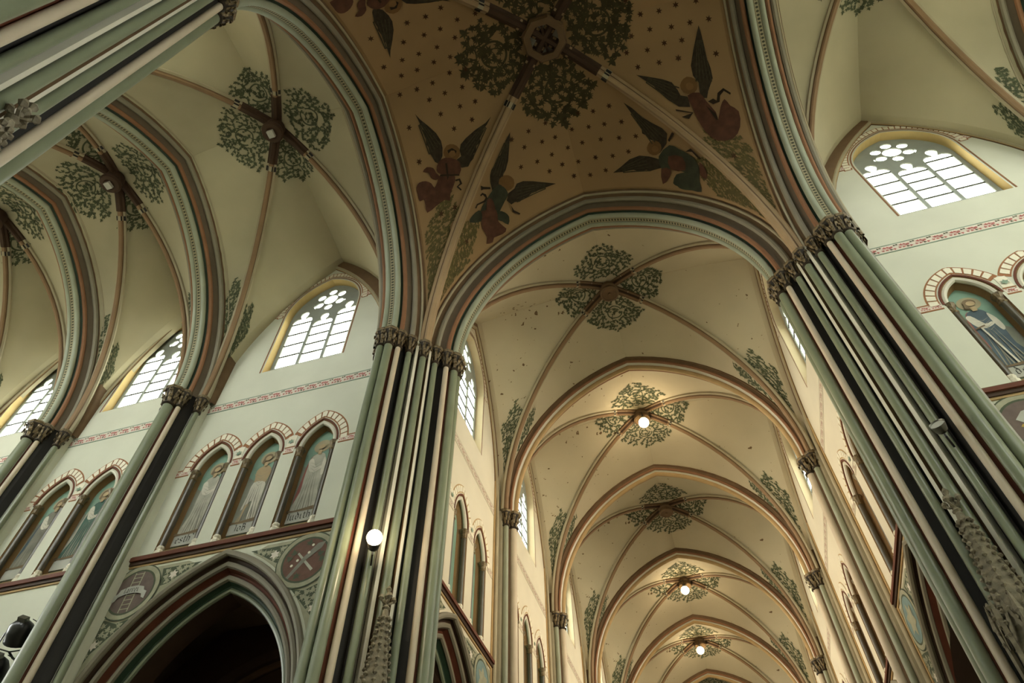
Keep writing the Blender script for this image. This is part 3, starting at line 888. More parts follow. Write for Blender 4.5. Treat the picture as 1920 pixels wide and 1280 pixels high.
def figure(parent, u, spec, y):
    """painted standing figure in a niche: thin painted shapes in front of the panel"""
    robe, cloak, hair, pose = spec
    mb = MB(); k = [0]
    def sh(pl, m):
        k[0] += 1
        mb.poly([(u - .03 + x * 1.0, 10.66 + z * .93) for x, z in smooth2(pl)], [], m, lambda a, b, q=y - .0015 * k[0]: (a, q, b))
    def disc(cx, cz, r, m, n=16): sh([(cx + r * math.cos(2 * PI * i / n), cz + r * math.sin(2 * PI * i / n)) for i in range(n)], m)
    hx, hz = .04, 1.98
    disc(hx, hz, .21, 'paint_halo')
    if cloak: sh([(-.20, 1.55), (-.06, 1.72), (-.02, 1.2), (-.08, .5), (-.16, .12), (-.30, .2), (-.26, .9)], cloak)
    if pose == 'bare':
        sh([(-.17, 1.62), (0, 1.74), (.14, 1.68), (.22, 1.5), (.18, 1.2), (.08, 1.02), (-.1, 1.05), (-.14, 1.3)], 'paint_skin')
        sh([(-.14, 1.22), (.16, 1.18), (.2, .9), (.19, .5), (.2, .12), (.02, .1), (.0, .6), (-.06, .62), (-.22, .4), (-.18, .8)], robe)
        sh([(-.16, .52), (-.06, .56), (-.1, .3), (-.12, .1), (.02, .02), (-.16, 0), (-.24, .06), (-.18, .3)], 'paint_skin')
        sh([(-.2, 1.5), (.2, 1.36), (.2, 1.26), (-.08, 1.36)], 'paint_skin')
    else:
        sh([(-.16, 1.62), (-.02, 1.75), (.1, 1.75), (.2, 1.6), (.24, 1.1), (.22, .6), (.3, .06), (-.3, .04), (-.2, .6), (-.2, 1.1)], robe)
        sh([(-.2, 1.55), (-.1, 1.6), (.02, 1.3), (.14, 1.32), (.16, 1.24), (-.02, 1.16), (-.14, 1.25)], 'paint_white')
        sh([(.18, 1.6), (.26, 1.4), (.27, 1.1), (.2, 1.02), (.16, 1.3)], 'paint_white')
    for i, x in enumerate((-.19, -.13, -.07, -.01, .06, .12, .18)):
        b = .03 * math.sin(i * 2.1)
        sh([(x * .5, 1.2 - .05 * (i % 3)), (x * .7 + b, .7), (x + .012, .1), (x - .012, .1), (x * .7 + b - .012, .7)], 'paint_fold' if i % 2 else 'paint_mid')
    for i in range(4):
        sh([(-.15 + .02 * i, 1.48 - .09 * i), (.02, 1.38 - .1 * i), (.16, 1.46 - .09 * i), (.02, 1.365 - .1 * i)], 'paint_mid')
    sh([(hx - .045, 1.84), (hx + .045, 1.84), (hx + .04, 1.7), (hx - .05, 1.7)], 'paint_skin')
    disc(hx, hz, .115, hair, 14)
    sh([(hx - .11, hz), (hx - .04, hz - .02), (hx - .06, hz - .2), (hx - .13, hz - .16)], hair)
    disc(hx + .012, hz - .035, .078, 'paint_skin', 12)
    if pose == 'sword':
        sh([(-.12, 1.2), (-.09, 1.22), (.02, .05), (-.02, .05)], 'paint_white')
        sh([(-.2, 1.18), (-.02, 1.24), (-.02, 1.2), (-.2, 1.14)], 'paint_brown')
    sh([(-.33, 0), (.38, 0), (.38, .06), (.3, .1), (-.2, .04), (-.33, .08)], 'paint_brown')
    mb.obj('painted_figure', parent)

GLYPH = {
    'i': (.40, [[(.1, 1), (.1, .1), (.27, 0)], [(.12, 1.28), (.16, 1.34)]]), 'J': (.52, [[(.0, 1.32), (.32, 1.42), (.32, .1), (.05, -.2)]]),
    'u': (.86, [[(.1, 1), (.1, .12), (.3, 0), (.55, .22)], [(.55, 1), (.55, .06), (.72, 0)]]), 'd': (.76, [[(.55, .9), (.25, 1), (.1, .75), (.1, .15), (.3, 0), (.55, .2), (.55, .85), (.18, 1.45)]]),
    't': (.52, [[(.2, 1.3), (.2, .1), (.42, 0)], [(.02, .98), (.44, .98)]]), 'h': (.76, [[(.1, 1.5), (.1, 0)], [(.1, .8), (.35, 1), (.56, .8), (.56, .1), (.38, -.22)]]),
    'o': (.80, [[(.35, 1), (.1, .8), (.1, .15), (.35, 0), (.6, .2), (.6, .85), (.35, 1)]]), 'B': (.82, [[(.12, 1.4), (.12, 0)], [(0, 1.4), (.5, 1.3), (.5, .85), (.12, .75)], [(.12, .75), (.62, .65), (.62, .1), (0, 0)]]),
    'e': (.68, [[(.12, .5), (.55, .72), (.35, 1), (.12, .8), (.12, .15), (.32, 0), (.55, .15)]]), 's': (.68, [[(.55, .85), (.35, 1), (.12, .8), (.16, .6), (.5, .4), (.5, .15), (.3, 0), (.05, .12)]]),
    'r': (.56, [[(.12, 1), (.12, 0)], [(.12, .8), (.35, 1), (.5, .85)]]), 'l': (.38, [[(.12, 1.5), (.12, .1), (.28, 0)]]),
    'a': (.80, [[(.12, .85), (.35, 1), (.55, .85), (.55, .05), (.72, 0)], [(.55, .55), (.2, .5), (.1, .2), (.3, 0), (.55, .2)]]), "'": (.3, [[(.1, 1.5), (.25, 1.2)]])}
def lettering(parent, text, loc, size, m):
    """broad pen blackletter, drawn in the wall plane"""
    W = sum(GLYPH[c][0] for c in text) + .12 * (len(text) - 1)
    x0 = -W / 2; mb = MB(); pv = (.095 * math.cos(.75), .095 * math.sin(.75)); k = 0
    for c in text:
        w, strokes = GLYPH[c]
        for st in strokes:
            for p, q in zip(st, st[1:]):
                k += 1
                v = [(p[0] - pv[0], p[1] - pv[1]), (p[0] + pv[0], p[1] + pv[1]), (q[0] + pv[0], q[1] + pv[1]), (q[0] - pv[0], q[1] - pv[1])]
                mb.add([((x0 + a) * size, -.0002 * k, b * size) for a, b in v], [(0, 1, 2, 3)], m)
        x0 += w + .12
    return inst('lettering', mb.mesh('lettering'), parent, loc)

def niche_painting(label, base, rz, u, spec, text, plaque=True, bg='panel_teal', group=None):
    t = thing('niche_painting', label, 'painting', base, rz, group)
    mb = MB(); o = NICHE.outline(10, NI + .01, 10.36)
    mb.poly([(x + u, z) for x, z in o], [], bg, lambda a, b: (a, ND - .01, b))
    mb.obj('background_panel', t)
    if spec:
        mb = MB()
        mb.poly([(u - .36, 10.4), (u + .36, 10.4), (u + .36, 11.6), (u + .1, 11.9), (u - .1, 11.8), (u - .36, 12.0)], [], 'panel_slate', lambda a, b: (a, ND - .013, b))
        mb.obj('painted_ground', t)
        figure(t, u, spec, ND - .02)
    if plaque:
        mb = MB(); mb.box(u - .35, u + .35, ND - .05, ND - .03, 10.38, 10.64, 'plaque_grey'); p = mb.obj('name_plaque', t)
        if text: lettering(p, text, (u - .06, ND - .052, 10.45), .125, 'ink')
    return t

def spandrel(parent, u, s, hw):
    """painted spandrel beside the arcade arch, s = side"""
    lim = hw
    mb = MB()
    y = -.006
    def clip(x): return max(-lim, min(lim, x))
    pts = []
    top = 9.74
    # ground panel between arch, string course and pier
    arc = [ARC.pt(s * (1 - i / 14), .12) for i in range(2, 13)]
    pl = [(clip(x), z) for x, z in arc] + [(s * .9, top), (s * lim, top), (s * lim, arc[0][1])]
    pl2 = []
    for p in pl:
        if not pl2 or abs(p[0] - pl2[-1][0]) + abs(p[1] - pl2[-1][1]) > 1e-3: pl2.append(p)
    mb.poly([(u + x, z) for x, z in pl2], [], 'spandrel_leaf', lambda a, b: (a, y, b))
    o = mb.obj('spandrel_ground', parent)
    # dark leaf panels
    cx, cz, r = s * 1.98, 9.22, .60
    tri1 = [(s * .55, 9.66), (s * 1.46, 9.66), (s * 1.40, 9.45), (s * 1.36, 9.25), (s * 1.2, 9.28), (s * .85, 9.5)]
    tri2 = [(s * 1.72, 8.62), (s * 2.0, 8.55), (s * 2.3, 8.66), (s * min(2.62, lim - .03), 8.75), (s * min(2.62, lim - .03), 7.2), (s * 2.52, 7.3), (s * 2.28, 8.0)]
    rng = random.Random(4)
    for tri in (tri1, tri2):
        m2 = MB()
        m2.poly([(u + x, z) for x, z in tri], [], 'spandrel_green', lambda a, b: (a, y - .004, b))
        cxm = sum(p[0] for p in tri) / len(tri); czm = sum(p[1] for p in tri) / len(tri)
        from mathutils.geometry import intersect_point_tri_2d
        def inside(px, pz):
            c = False; j = len(tri) - 1
            for i in range(len(tri)):
                if (tri[i][1] > pz) != (tri[j][1] > pz) and px < (tri[j][0] - tri[i][0]) * (pz - tri[i][1]) / (tri[j][1] - tri[i][1]) + tri[i][0]: c = not c
                j = i
            return c
        xs = [p[0] for p in tri]; zs = [p[1] for p in tri]
        got = []
        for q in range(700):
            px, pz = rng.uniform(min(xs), max(xs)), rng.uniform(min(zs), max(zs))
            if inside(px, pz) and inside(px + .05, pz) and inside(px - .05, pz) and inside(px, pz + .05) and inside(px, pz - .05) and all(math.hypot(px - g[0], pz - g[1]) > .10 for g in got):
                got.append((px, pz))
                a = math.atan2(pz - czm, px - cxm) - PI / 2 + rng.uniform(-.4, .4); sz = .125
                ca, sa = math.cos(a), math.sin(a)
                lf = [(u + px + sz * (x * ca - (v - .5) * sa), pz + sz * (x * sa + (v - .5) * ca)) for x, v in LEAF]
                vs = [(u + px, y - .008, pz)] + [(x, y - .008, z) for x, z in lf]
                m2.add(vs, [(0, k, k % len(lf) + 1) for k in range(1, len(lf) + 1)], 'spandrel_leaf')
        fl = [(u + cxm + .1 * math.cos(k * PI / 6) * (1.1 if k % 2 else .6), czm + .1 * math.sin(k * PI / 6) * (1.1 if k % 2 else .6)) for k in range(12)]
        m2.add([(u + cxm, y - .012, czm)] + [(x, y - .012, z) for x, z in fl], [(0, k, k % 12 + 1) for k in range(1, 13)], 'frieze_white')
        m2.obj('leaf_panel', o)

def medallion(label, base, rz, cx, face, kind):
    t = thing('medallion', label, 'medallion', base, rz)
    cz = 9.22; y = -.02
    def ring(r0, r1, m, yy):
        mb = MB(); n = 36
        rows = [[(cx + r * math.cos(2 * PI * k / n), yy, cz + r * math.sin(2 * PI * k / n)) for k in range(n)] for r in (r0, r1)]
        mb.grid(rows, m, True); return mb
    mb = MB(); mb.poly([(cx + .47 * math.cos(2 * PI * k / 36), cz + .47 * math.sin(2 * PI * k / 36)) for k in range(36)], [], face, lambda a, b: (a, y, b)); mb.obj('disc', t)
    ring(.46, .50, 'spandrel_green', y - .002).obj('inner_ring', t)
    ring(.50, .59, 'spandrel_leaf', y - .003).obj('outer_ring', t)
    ring(.59, .615, 'spandrel_green', y - .002).obj('inner_ring', t)
    e = MB(); yy = y - .004
    kk = [0]
    def sh(pl, m):
        kk[0] += 1
        e.poly([(cx + a, cz + b) for a, b in pl], [], m, lambda a, b, q=yy - .0008 * kk[0]: (a, q, b))
    if kind == 'ladder':
        for x in (-.1, .1): sh([(x - .012, -.44), (x + .012, -.44), (x + .012, .44), (x - .012, .44)], 'spandrel_leaf')
        for z in (-.38, -.28, -.18, -.08, .1, .2, .3, .39): sh([(-.1, z), (.1, z), (.1, z + .018), (-.1, z + .018)], 'spandrel_leaf')
        e.obj('ladder', t)
        b = MB()
        rows = [[(cx + x, y - .022, cz + z - .07), (cx + x, y - .022, cz + z + .09)] for x, z in ((-.38, -.14), (-.3, -.10), (-.27, -.02), (-.1, .03), (.1, .03), (.27, -.02), (.3, -.10), (.38, -.14))]
        b.grid(rows, 'plaque_grey'); bo = b.obj('scroll', t)
        lettering(bo, 'larrei', (cx, y - .024, cz - .02), .085, 'ink')
    elif kind == 'torch':
        sh([(-.2, .15), (-.17, .18), (.22, -.24), (.18, -.28)], 'paint_grey')
        sh([(-.32, -.34), (-.26, -.38), (.02, -.02), (.3, .2), (.36, .34), (.2, .32), (-.04, .06)], 'paint_fold')
        for x, z in ((.1, .3), (.05, .14), (-.16, .0), (-.26, -.1)): sh([(x + .03 * math.cos(k * PI / 4), z + .03 * math.sin(k * PI / 4)) for k in range(8)], 'voussoir_white')
        for x, z, a in ((-.25, .12, .3), (-.3, .02, .8), (.0, .3, -.3), (.25, .05, -1.2), (.3, -.05, -1.6), (-.05, -.3, 2.5)):
            ca, sa = math.cos(a), math.sin(a)
            sh([(x + .13 * (p * ca - q * sa), z + .13 * (p * sa + q * ca)) for p, q in LEAF], 'spandrel_green')
        e.obj('crossed_torches', t)
    elif kind == 'bird':
        sh([(-.25, .1), (-.1, .25), (.1, .3), (.3, .2), (.35, .0), (.2, .1), (.05, .05), (-.1, -.05)], 'plaque_grey')
        sh([(-.02, .3), (.1, .33), (.16, .24), (.24, .33), (.34, .28), (.33, .24), (.24, .28), (.16, .19), (.09, .28)], 'gold')
        sh([(-.25, -.05), (-.05, -.2), (-.02, -.16), (-.2, .0)], 'gold')
        sh([(-.1, -.3), (.1, -.22), (.2, -.34), (0, -.42)], 'medallion_blue')
        e.obj('painted_emblem', t)
    else:
        for k in range(6):
            a = k * PI / 3
            ca, sa = math.cos(a), math.sin(a)
            sh([(.3 * (p * ca - q * sa), .3 * (p * sa + q * ca)) for p, q in LEAF], 'spandrel_leaf')
        e.obj('painted_emblem', t)
    return t

def arcade_arch(wall, u):
    def mk(fn, name, lab=None):
        mb = MB(); fn(mb); mb.v = [(x + u, y, z) for x, y, z in mb.v]; mb.obj(name, wall, True, label=lab)
    mk(lambda mb: arch_roll(mb, ARC, .0, -.01, .07, 'green_grey', 18, 8, 0), 'arcade_hood')
    mk(lambda mb: (arch_strip(mb, ARC, [(-.02, .0), (-.06, .1), (-.12, .12)], 'brown_dark', 18, 0), arch_strip(mb, ARC, [(-.24, .14), (-.27, .26), (-.33, .28)], 'red_brown', 18, 0), arch_strip(mb, ARC, [(-.42, .30), (-.45, .42), (-.50, .45)], 'green_deep', 18, 0), arch_strip(mb, ARC, [(-.56, .46), (-.60, .58), (-.60, .9)], 'brown_dark', 18, 0), arch_strip(mb, ARC, [(-.12, .12), (-.24, .14)], 'green_grey', 18, 0), arch_strip(mb, ARC, [(-.33, .28), (-.42, .30)], 'grey_blue', 18, 0), arch_strip(mb, ARC, [(-.50, .45), (-.56, .46)], 'green_grey', 18, 0)), 'arcade_hollow')
    mk(lambda mb: arch_roll(mb, ARC, -.18, .13, .065, 'green_grey', 18, 8, 0), 'arcade_roll')
    mk(lambda mb: arch_roll(mb, ARC, -.37, .29, .06, 'green_grey', 18, 8, 0), 'arcade_roll')
    mk(lambda mb: arch_roll(mb, ARC, -.53, .46, .05, 'green', 18, 8, 0), 'arcade_roll', 'green innermost roll of the arcade arch')

def bay(name, label, loc, rz, hw0, hw1, niches, window, arcade, wm, detailed, wallrib):
    """one bay of the elevation; local x along the wall, local y into the wall"""
    w = inst(name, wall_mesh(hw0, hw1, niches, window, arcade, wm), None, loc, rz)
    struct(w, label)
    sp = niches[1] - niches[0] if len(niches) > 1 else 1.36
    for q, u in enumerate(niches): niche_frame(w, u, sp, detailed, (None if q == 0 else sp / 2, None if q == len(niches) - 1 else sp / 2), 'tan' if wm != 'plaster_wall' else 'brick_line')
    mb = MB()
    mb.box(-hw0, hw1, -.03, 0, 9.80, 9.85, 'tan'); mb.box(-hw0, hw1, -.06, 0, 9.85, 9.93, 'brown_dark'); mb.box(-hw0, hw1, -.10, 0, 9.93, 10.02, 'red_brown'); mb.box(-hw0, hw1, -.08, 0, 10.02, 10.05, 'brown')
    mb.obj('string_course', w)
    fa = wm != 'plaster_wall'
    ornament_band(w, -hw0, hw1, 14.40, 14.64, .34, 'frieze', 1, fa)
    # impost bands between the niches
    edges = [-hw0] + [e for u in niches for e in (u - .56, u + .56)] + [hw1]
    for a, b in zip(edges[::2], edges[1::2]):
        if b - a > .05: ornament_band(w, a, b, 12.28, 12.42, .2, 'impost', 2, fa)
    for u0, u1 in zip(niches, niches[1:]):
        c = (u0 + u1) / 2
        hwp = (u1 - u0) / 2 - .58
        mb = MB(); mb.box(c - hwp, c + hwp, -.008, 0, 12.46, 12.80, 'voussoir_white'); mb.obj('rosette_block', w)
        mb = MB(); n = 12
        fl = [(c + .09 * math.cos(k * PI / 6) * (1 if k % 2 else .55), 12.60 + .08 * math.sin(k * PI / 6) * (1 if k % 2 else .55)) for k in range(n)]
        mb.add([(c, -.03, 12.60)] + [(x, -.03, z) for x, z in fl], [(0, k, k % n + 1) for k in range(1, n + 1)], 'frieze_green')
        mb.obj('painted_rosette', w)
    if window is not None:
        mb = MB(); band(mb, WIN, .04, .08, -.004, 'orange', window)
        mb.box(window - 1.26, window - 1.22, -.006, 0, 15.66, 18.2, 'orange'); mb.box(window + 1.22, window + 1.26, -.006, 0, 15.66, 18.2, 'orange')
        mb.obj('window_line', w)
        voussoirs(w, WIN, window, .14, .28, 34, joined=True)
        for s in (-1, 1):
            x0, x1 = sorted((window + s * 1.28, window + s * (wallrib * .93)))
            if x1 - x0 > .1: ornament_band(w, x0, x1, 18.3, 18.46, .24, 'impost', 3, fa)
    if arcade is not None:
        arcade_arch(w, arcade)
        for s in (-1, 1): spandrel(w, arcade, s, min(hw0, hw1))
    # wall rib against the vault
    A = Arch(wallrib, ZS, 20.50 - ZS)
    mb = MB()
    u = window if window is not None else 0
    arch_roll(mb, A, -.07, -.05, .045, 'rib_pale', 14, 8); arch_strip(mb, A, [(-.13, 0), (-.125, -.03)], 'brown', 14); arch_strip(mb, A, [(-.125, -.03), (-.08, -.06), (-.03, -.08)], 'tan', 14); arch_strip(mb, A, [(-.03, -.08), (.0, -.10), (.3, -.10)], 'brown', 14)
    mb.v = [(x + u, y, z) for x, y, z in mb.v]
    mb.obj('wall_rib', w, True)
    return w

# ---- windows
def trefoil(cx, zb, hw, zt):
    """outline of a light with a lobed head"""
    pts = [(cx - hw, zb), (cx + hw, zb), (cx + hw, zt)]
    for k in range(1, 7): a = -0.2 + k * (PI * .75) / 6; pts.append((cx + hw * .48 + hw * .52 * math.cos(a), zt + .12 + hw * .62 * math.sin(a) - .06))
    for k in range(0, 9): a = -.55 + k * (PI + 1.1) / 8; pts.append((cx + hw * .42 * math.cos(a), zt + .42 + hw * .48 * math.sin(a)))
    for k in range(5, -1, -1): a = -0.2 + (k + 1) * (PI * .75) / 6; pts.append((cx - hw * .48 - hw * .52 * math.cos(a), zt + .12 + hw * .62 * math.sin(a) - .06))
    pts.append((cx - hw, zt))
    return pts
def window_meshes():
    y0, y1 = WD - .02, WD + .02
    mb = MB()
    outer = WIN.outline(12, .02, 15.9)
    holes = []; panes = []; bars = []
    for c, zt in ((-.74, 18.05), (0, 17.72), (.74, 18.05)):
        hw = .325
        h = trefoil(c, 16.04, hw, zt)
        holes.append(h)
        nrow = 4
        zz = [16.04 + (zt - 16.04) * i / nrow for i in range(nrow + 1)]
        for a, b in zip(zz, zz[1:]): panes.append([(c - hw, a), (c + hw, a), (c + hw, b), (c - hw, b)])
        panes.append(h[2:])
        for a in zz[1:]: bars.append((c - hw, c + hw, a))
    rc = (0, 19.0); n = 6
    core = [(rc[0] + .23 * math.cos(2 * PI * k / 18), rc[1] + .23 * math.sin(2 * PI * k / 18)) for k in range(18)]
    holes.append(core); panes.append(core)
    for k in range(n):
        a = PI / 6 + k * PI / 3
        px, pz = rc[0] + .39 * math.cos(a), rc[1] + .39 * math.sin(a)
        pt = [(px + .135 * math.cos(a + q * PI / 6) * (1.0), pz + .135 * math.sin(a + q * PI / 6)) for q in range(12)]
        holes.append(pt); panes.append(pt)
    for s in (-1, 1):
        t = [(s * .44, 18.66), (s * .54, 18.78), (s * .5, 18.9)]
        if s < 0: t.reverse()
        holes.append(t); panes.append(t)
    mb.poly(outer, holes, 'tracery_stone', lambda a, b: (a, y0, b))
    mb.poly(outer, holes, 'tracery_stone', lambda a, b: (a, y1, b))
    for h in holes + [outer]:
        mb.grid([[(x, y0, z) for x, z in h + h[:1]], [(x, y1, z) for x, z in h + h[:1]]], 'tracery_stone')
    tr = mb.mesh('tracery')
    pm = []
    for i, p in enumerate(panes):
        m = MB(); m.poly(p, [], 'glass', lambda a, b: (a, WD, b)); pm.append(m.mesh('pane'))
    bm = MB()
    for a, b, z in bars: bm.box(a, b, WD - .02, WD + .02, z - .014, z + .014, 'lead')
    return tr, pm, bm.mesh('glazing_bars')
W_TR, W_PANES, W_BARS = window_meshes()
_wn = [0]
def window(label, loc, rz, u):
    _wn[0] += 1
    ca, sa = math.cos(rz), math.sin(rz)
    o = inst('window_%d' % _wn[0], W_TR, None, (loc[0] + u * ca, loc[1] + u * sa, 0), rz)
    struct(o, label)
    inst('glazing_bars', W_BARS, o)
    for p in W_PANES: inst('pane', p, o)
    return o

YW, XW = 4.65, 4.75
# left transept wall (facing the camera)
c1 = -8.35
bay('wall_left_1', 'cream left transept wall with three painted niches over a tall arch', (c1, YW, 0), 0, 11.2 + c1, -4.7 - c1, [-1.36, 0, 1.38], .10, .08, 'plaster_wall', True, 2.62)
c2 = -13.5
bay('wall_left_2', 'cream left transept wall with two painted niches', (c2, YW, 0), 0, 15.5 + c2, -11.2 - c2, [-.68, .66], .12, None, 'plaster_wall', True, 1.62)
c3 = -17.75
bay('wall_left_3', 'cream left transept wall at the left picture edge', (c3, YW, 0), 0, 19.8 + c3, -15.5 - c3, [-.68, .66], .12, None, 'plaster_wall', False, 1.62)
c4 = -22.0
bay('wall_left_4', 'end bay of the left transept wall outside the picture', (c4, YW, 0), 0, 24.1 + c4, -19.8 - c4, [-.68, .66], .12, None, 'plaster_wall', False, 1.62)
# right transept wall
cr = 8.25
bay('wall_right_1', 'cream right transept wall with painted niches and a large bright window', (cr, YW, 0), 0, cr - 4.7, 11.2 - cr, [-1.36, 0, 1.36], -.08, 0.0, 'plaster_wall', True, 2.62)
bay('wall_right_2', 'cream right transept wall past the picture edge', (13.4, YW, 0), 0, 2.2, 2.2, [-.68, .66], 0, None, 'plaster_wall', False, 1.62)
window('bright three-light window in the left transept beside the crossing pier', (c1, YW, 0), 0, .10)
window('bright window in the left transept between the two wall piers', (c2, YW, 0), 0, .12)
window('narrow bright window at the left picture edge', (c3, YW, 0), 0, .12)
window('bright window beyond the left picture edge', (c4, YW, 0), 0, .12)
window('large bright window with rose tracery in the right transept', (cr, YW, 0), 0, -.08)
window('bright window of the right transept outside the picture', (13.4, YW, 0), 0, 0)
# nave walls
for i in range(6):
    y0 = (YW + .05 if i == 0 else NY[i - 1]); y1 = NY[i]
    yc = 8.25 if i == 0 else (y0 + y1) / 2
    w_ = ('first', 'second', 'third', 'fourth', 'fifth', 'sixth')[i]
    bay('wall_nave_left_%d' % (i + 1), '%s bay of the left nave wall with arch, niches and window' % w_, (-XW, yc, 0), PI / 2, yc - y0, y1 - yc, [-1.5, 0, 1.5], 0, 0, 'plaster_nave_wall', i < 2, 2.75)
    bay('wall_nave_right_%d' % (i + 1), '%s bay of the right nave wall with arch, niches and window' % w_, (XW, yc, 0), -PI / 2, y1 - yc, yc - y0, [-1.5, 0, 1.5], 0, 0, 'plaster_nave_wall', i < 2, 2.75)
    window('nave window in the %s left bay' % w_, (-XW, yc, 0), PI / 2, 0)
    window('nave window in the %s right bay' % w_, (XW, yc, 0), -PI / 2, 0)

# paintings in the niches
SPEC = [('paint_grey', None, 'paint_brown', 'robe'), ('paint_white', None, 'paint_brown', 'bare'), ('paint_grey', 'paint_red', 'paint_halo', 'robe'),
        ('paint_fold', 'paint_blue', 'paint_brown', 'robe'), ('paint_green', 'paint_grey', 'paint_brown', 'robe'), ('paint_blue', 'paint_red', 'paint_brown', 'sword')]
niche_painting('niche painting of a grey robed figure over the name Esther', (c1, YW, 0), 0, -1.36, SPEC[0], "esth'")
niche_painting('niche painting of a bare chested figure over the name Job', (c1, YW, 0), 0, 0, SPEC[1], 'JoB')
niche_painting('niche painting of a white robed figure with red cloak over the name Judith', (c1, YW, 0), 0, 1.38, SPEC[2], 'Judith')
niche_painting('niche painting of a blue grey figure, left of the pair in the second left bay', (c2, YW, 0), 0, -.68, SPEC[3], '')
niche_painting('niche painting of a dim green figure beside the first left wall pier', (c2, YW, 0), 0, .66, SPEC[4], '')
for u in (-.68, .66):
    niche_painting('%s niche painting in the bay at the left picture edge' % ('left' if u < 0 else 'right'), (c3, YW, 0), 0, u, SPEC[3], '', group='paintings at the left edge')
niche_painting('niche painting of a figure with a sword near the right crossing pier', (cr, YW, 0), 0, -1.36, SPEC[5], 'der')
niche_painting('niche painting cut by the right picture edge', (cr, YW, 0), 0, 0, SPEC[4], '')
niche_painting('niche painting beyond the right picture edge', (cr, YW, 0), 0, 1.36, SPEC[4], '')
for i in range(6):
    y0 = (YW + .05 if i == 0 else NY[i - 1]); yc = 8.25 if i == 0 else (y0 + NY[i]) / 2
    for u, pn in ((-1.5, 'nearest'), (0, 'middle'), (1.5, 'farthest')):
        niche_painting('%s dim niche panel on the left nave wall, %s bay' % (pn, (['first'] + ORD)[i]), (-XW, yc, 0), PI / 2, u, None, '', False, 'panel_teal' if i < 2 else 'reveal_brown', 'left nave niche panels')
        niche_painting('%s dim brown niche panel on the right nave wall, %s bay' % (pn, (['first'] + ORD)[i]), (XW, yc, 0), -PI / 2, -u, None, '', False, 'reveal_brown', 'right nave niche panels')

# medallions
medallion('purple medallion with a ladder and scroll left of the tall arch', (c1, YW, 0), 0, .08 - 1.98, 'medallion_purple', 'ladder')
medallion('reddish medallion with crossed torches right of the tall arch', (c1, YW, 0), 0, .08 + 1.86, 'medallion_red', 'torch')
medallion('purple medallion with a gold emblem on the right transept wall', (cr, YW, 0), 0, -1.98, 'medallion_purple', 'bird')
for i in range(3):
    y0 = (YW + .05 if i == 0 else NY[i - 1]); yc = 8.25 if i == 0 else (y0 + NY[i]) / 2
    for s, wd in ((-1, 'near'), (1, 'far')):
        medallion('blue medallion at the %s side of the %s left nave arch' % (wd, (['first'] + ORD)[i]), (-XW, yc, 0), PI / 2, s * 1.98, 'medallion_blue', 'leaf')
        medallion('blue medallion at the %s side of the %s right nave arch' % (wd, (['first'] + ORD)[i]), (XW, yc, 0), -PI / 2, -s * 1.98, 'medallion_blue', 'leaf')

# ------------------------------------------------------------------ aisles, floor, far end
def holed_wall(name, label, outer, holes, m, loc, rz, th=.5):
    mb = MB()
    for y in (0, th): mb.poly(outer, holes, m, lambda a, b, y=y: (a, y, b))
    for h in holes: mb.grid([[(x, 0, z) for x, z in h + h[:1]], [(x, th, z) for x, z in h + h[:1]]], m)
    return struct(mb.obj(name, None, False, loc, rz), label)
def shell(name, label, boxes, m):
    mb = MB()
    for b in boxes: mb.box(*b, m)
    return struct(mb.obj(name), label)
for s, nm in ((-1, 'left'), (1, 'right')):
    x0, x1 = sorted((s * 11.4, s * 4.9))
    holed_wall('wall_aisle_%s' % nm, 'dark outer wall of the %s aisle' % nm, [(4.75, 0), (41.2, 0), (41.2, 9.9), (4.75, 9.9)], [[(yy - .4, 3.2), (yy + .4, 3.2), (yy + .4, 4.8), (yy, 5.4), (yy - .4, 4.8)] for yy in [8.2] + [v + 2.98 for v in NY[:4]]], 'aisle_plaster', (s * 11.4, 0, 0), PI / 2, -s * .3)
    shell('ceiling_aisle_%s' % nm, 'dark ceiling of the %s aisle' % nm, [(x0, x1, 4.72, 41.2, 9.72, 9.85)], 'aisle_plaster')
    for k, y in enumerate([7.6] + [v for v in NY[:5]]):
        A = Arch(2.75, 6.0, 3.0)
        t = thing('aisle_arch', 'dark transverse arch inside the %s aisle, %s from the transept' % (nm, (['first'] + ORD)[k]), 'arch', (s * 8.15, y, 0), 0, 'aisle arches')
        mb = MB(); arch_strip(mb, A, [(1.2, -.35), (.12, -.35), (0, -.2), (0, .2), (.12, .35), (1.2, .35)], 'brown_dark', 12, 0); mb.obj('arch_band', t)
        mb = MB(); arch_roll(mb, A, .02, 0, .1, 'brown', 12, 8, 0); mb.obj('arch_roll', t, True)
shell('floor', 'tiled church floor below the picture', [(-30, 30, -24, 42, -.2, 0)], 'floor_tiles')
shell('ground', 'dark ground around the church outside the picture', [(-260, 260, -260, 260, -.6, -.25)], 'floor_tiles')
shell('wall_end', 'far end wall of the nave below the picture', [(-11.7, 11.7, 41.0, 41.3, 0, 21.5)], 'plaster_nave_wall')

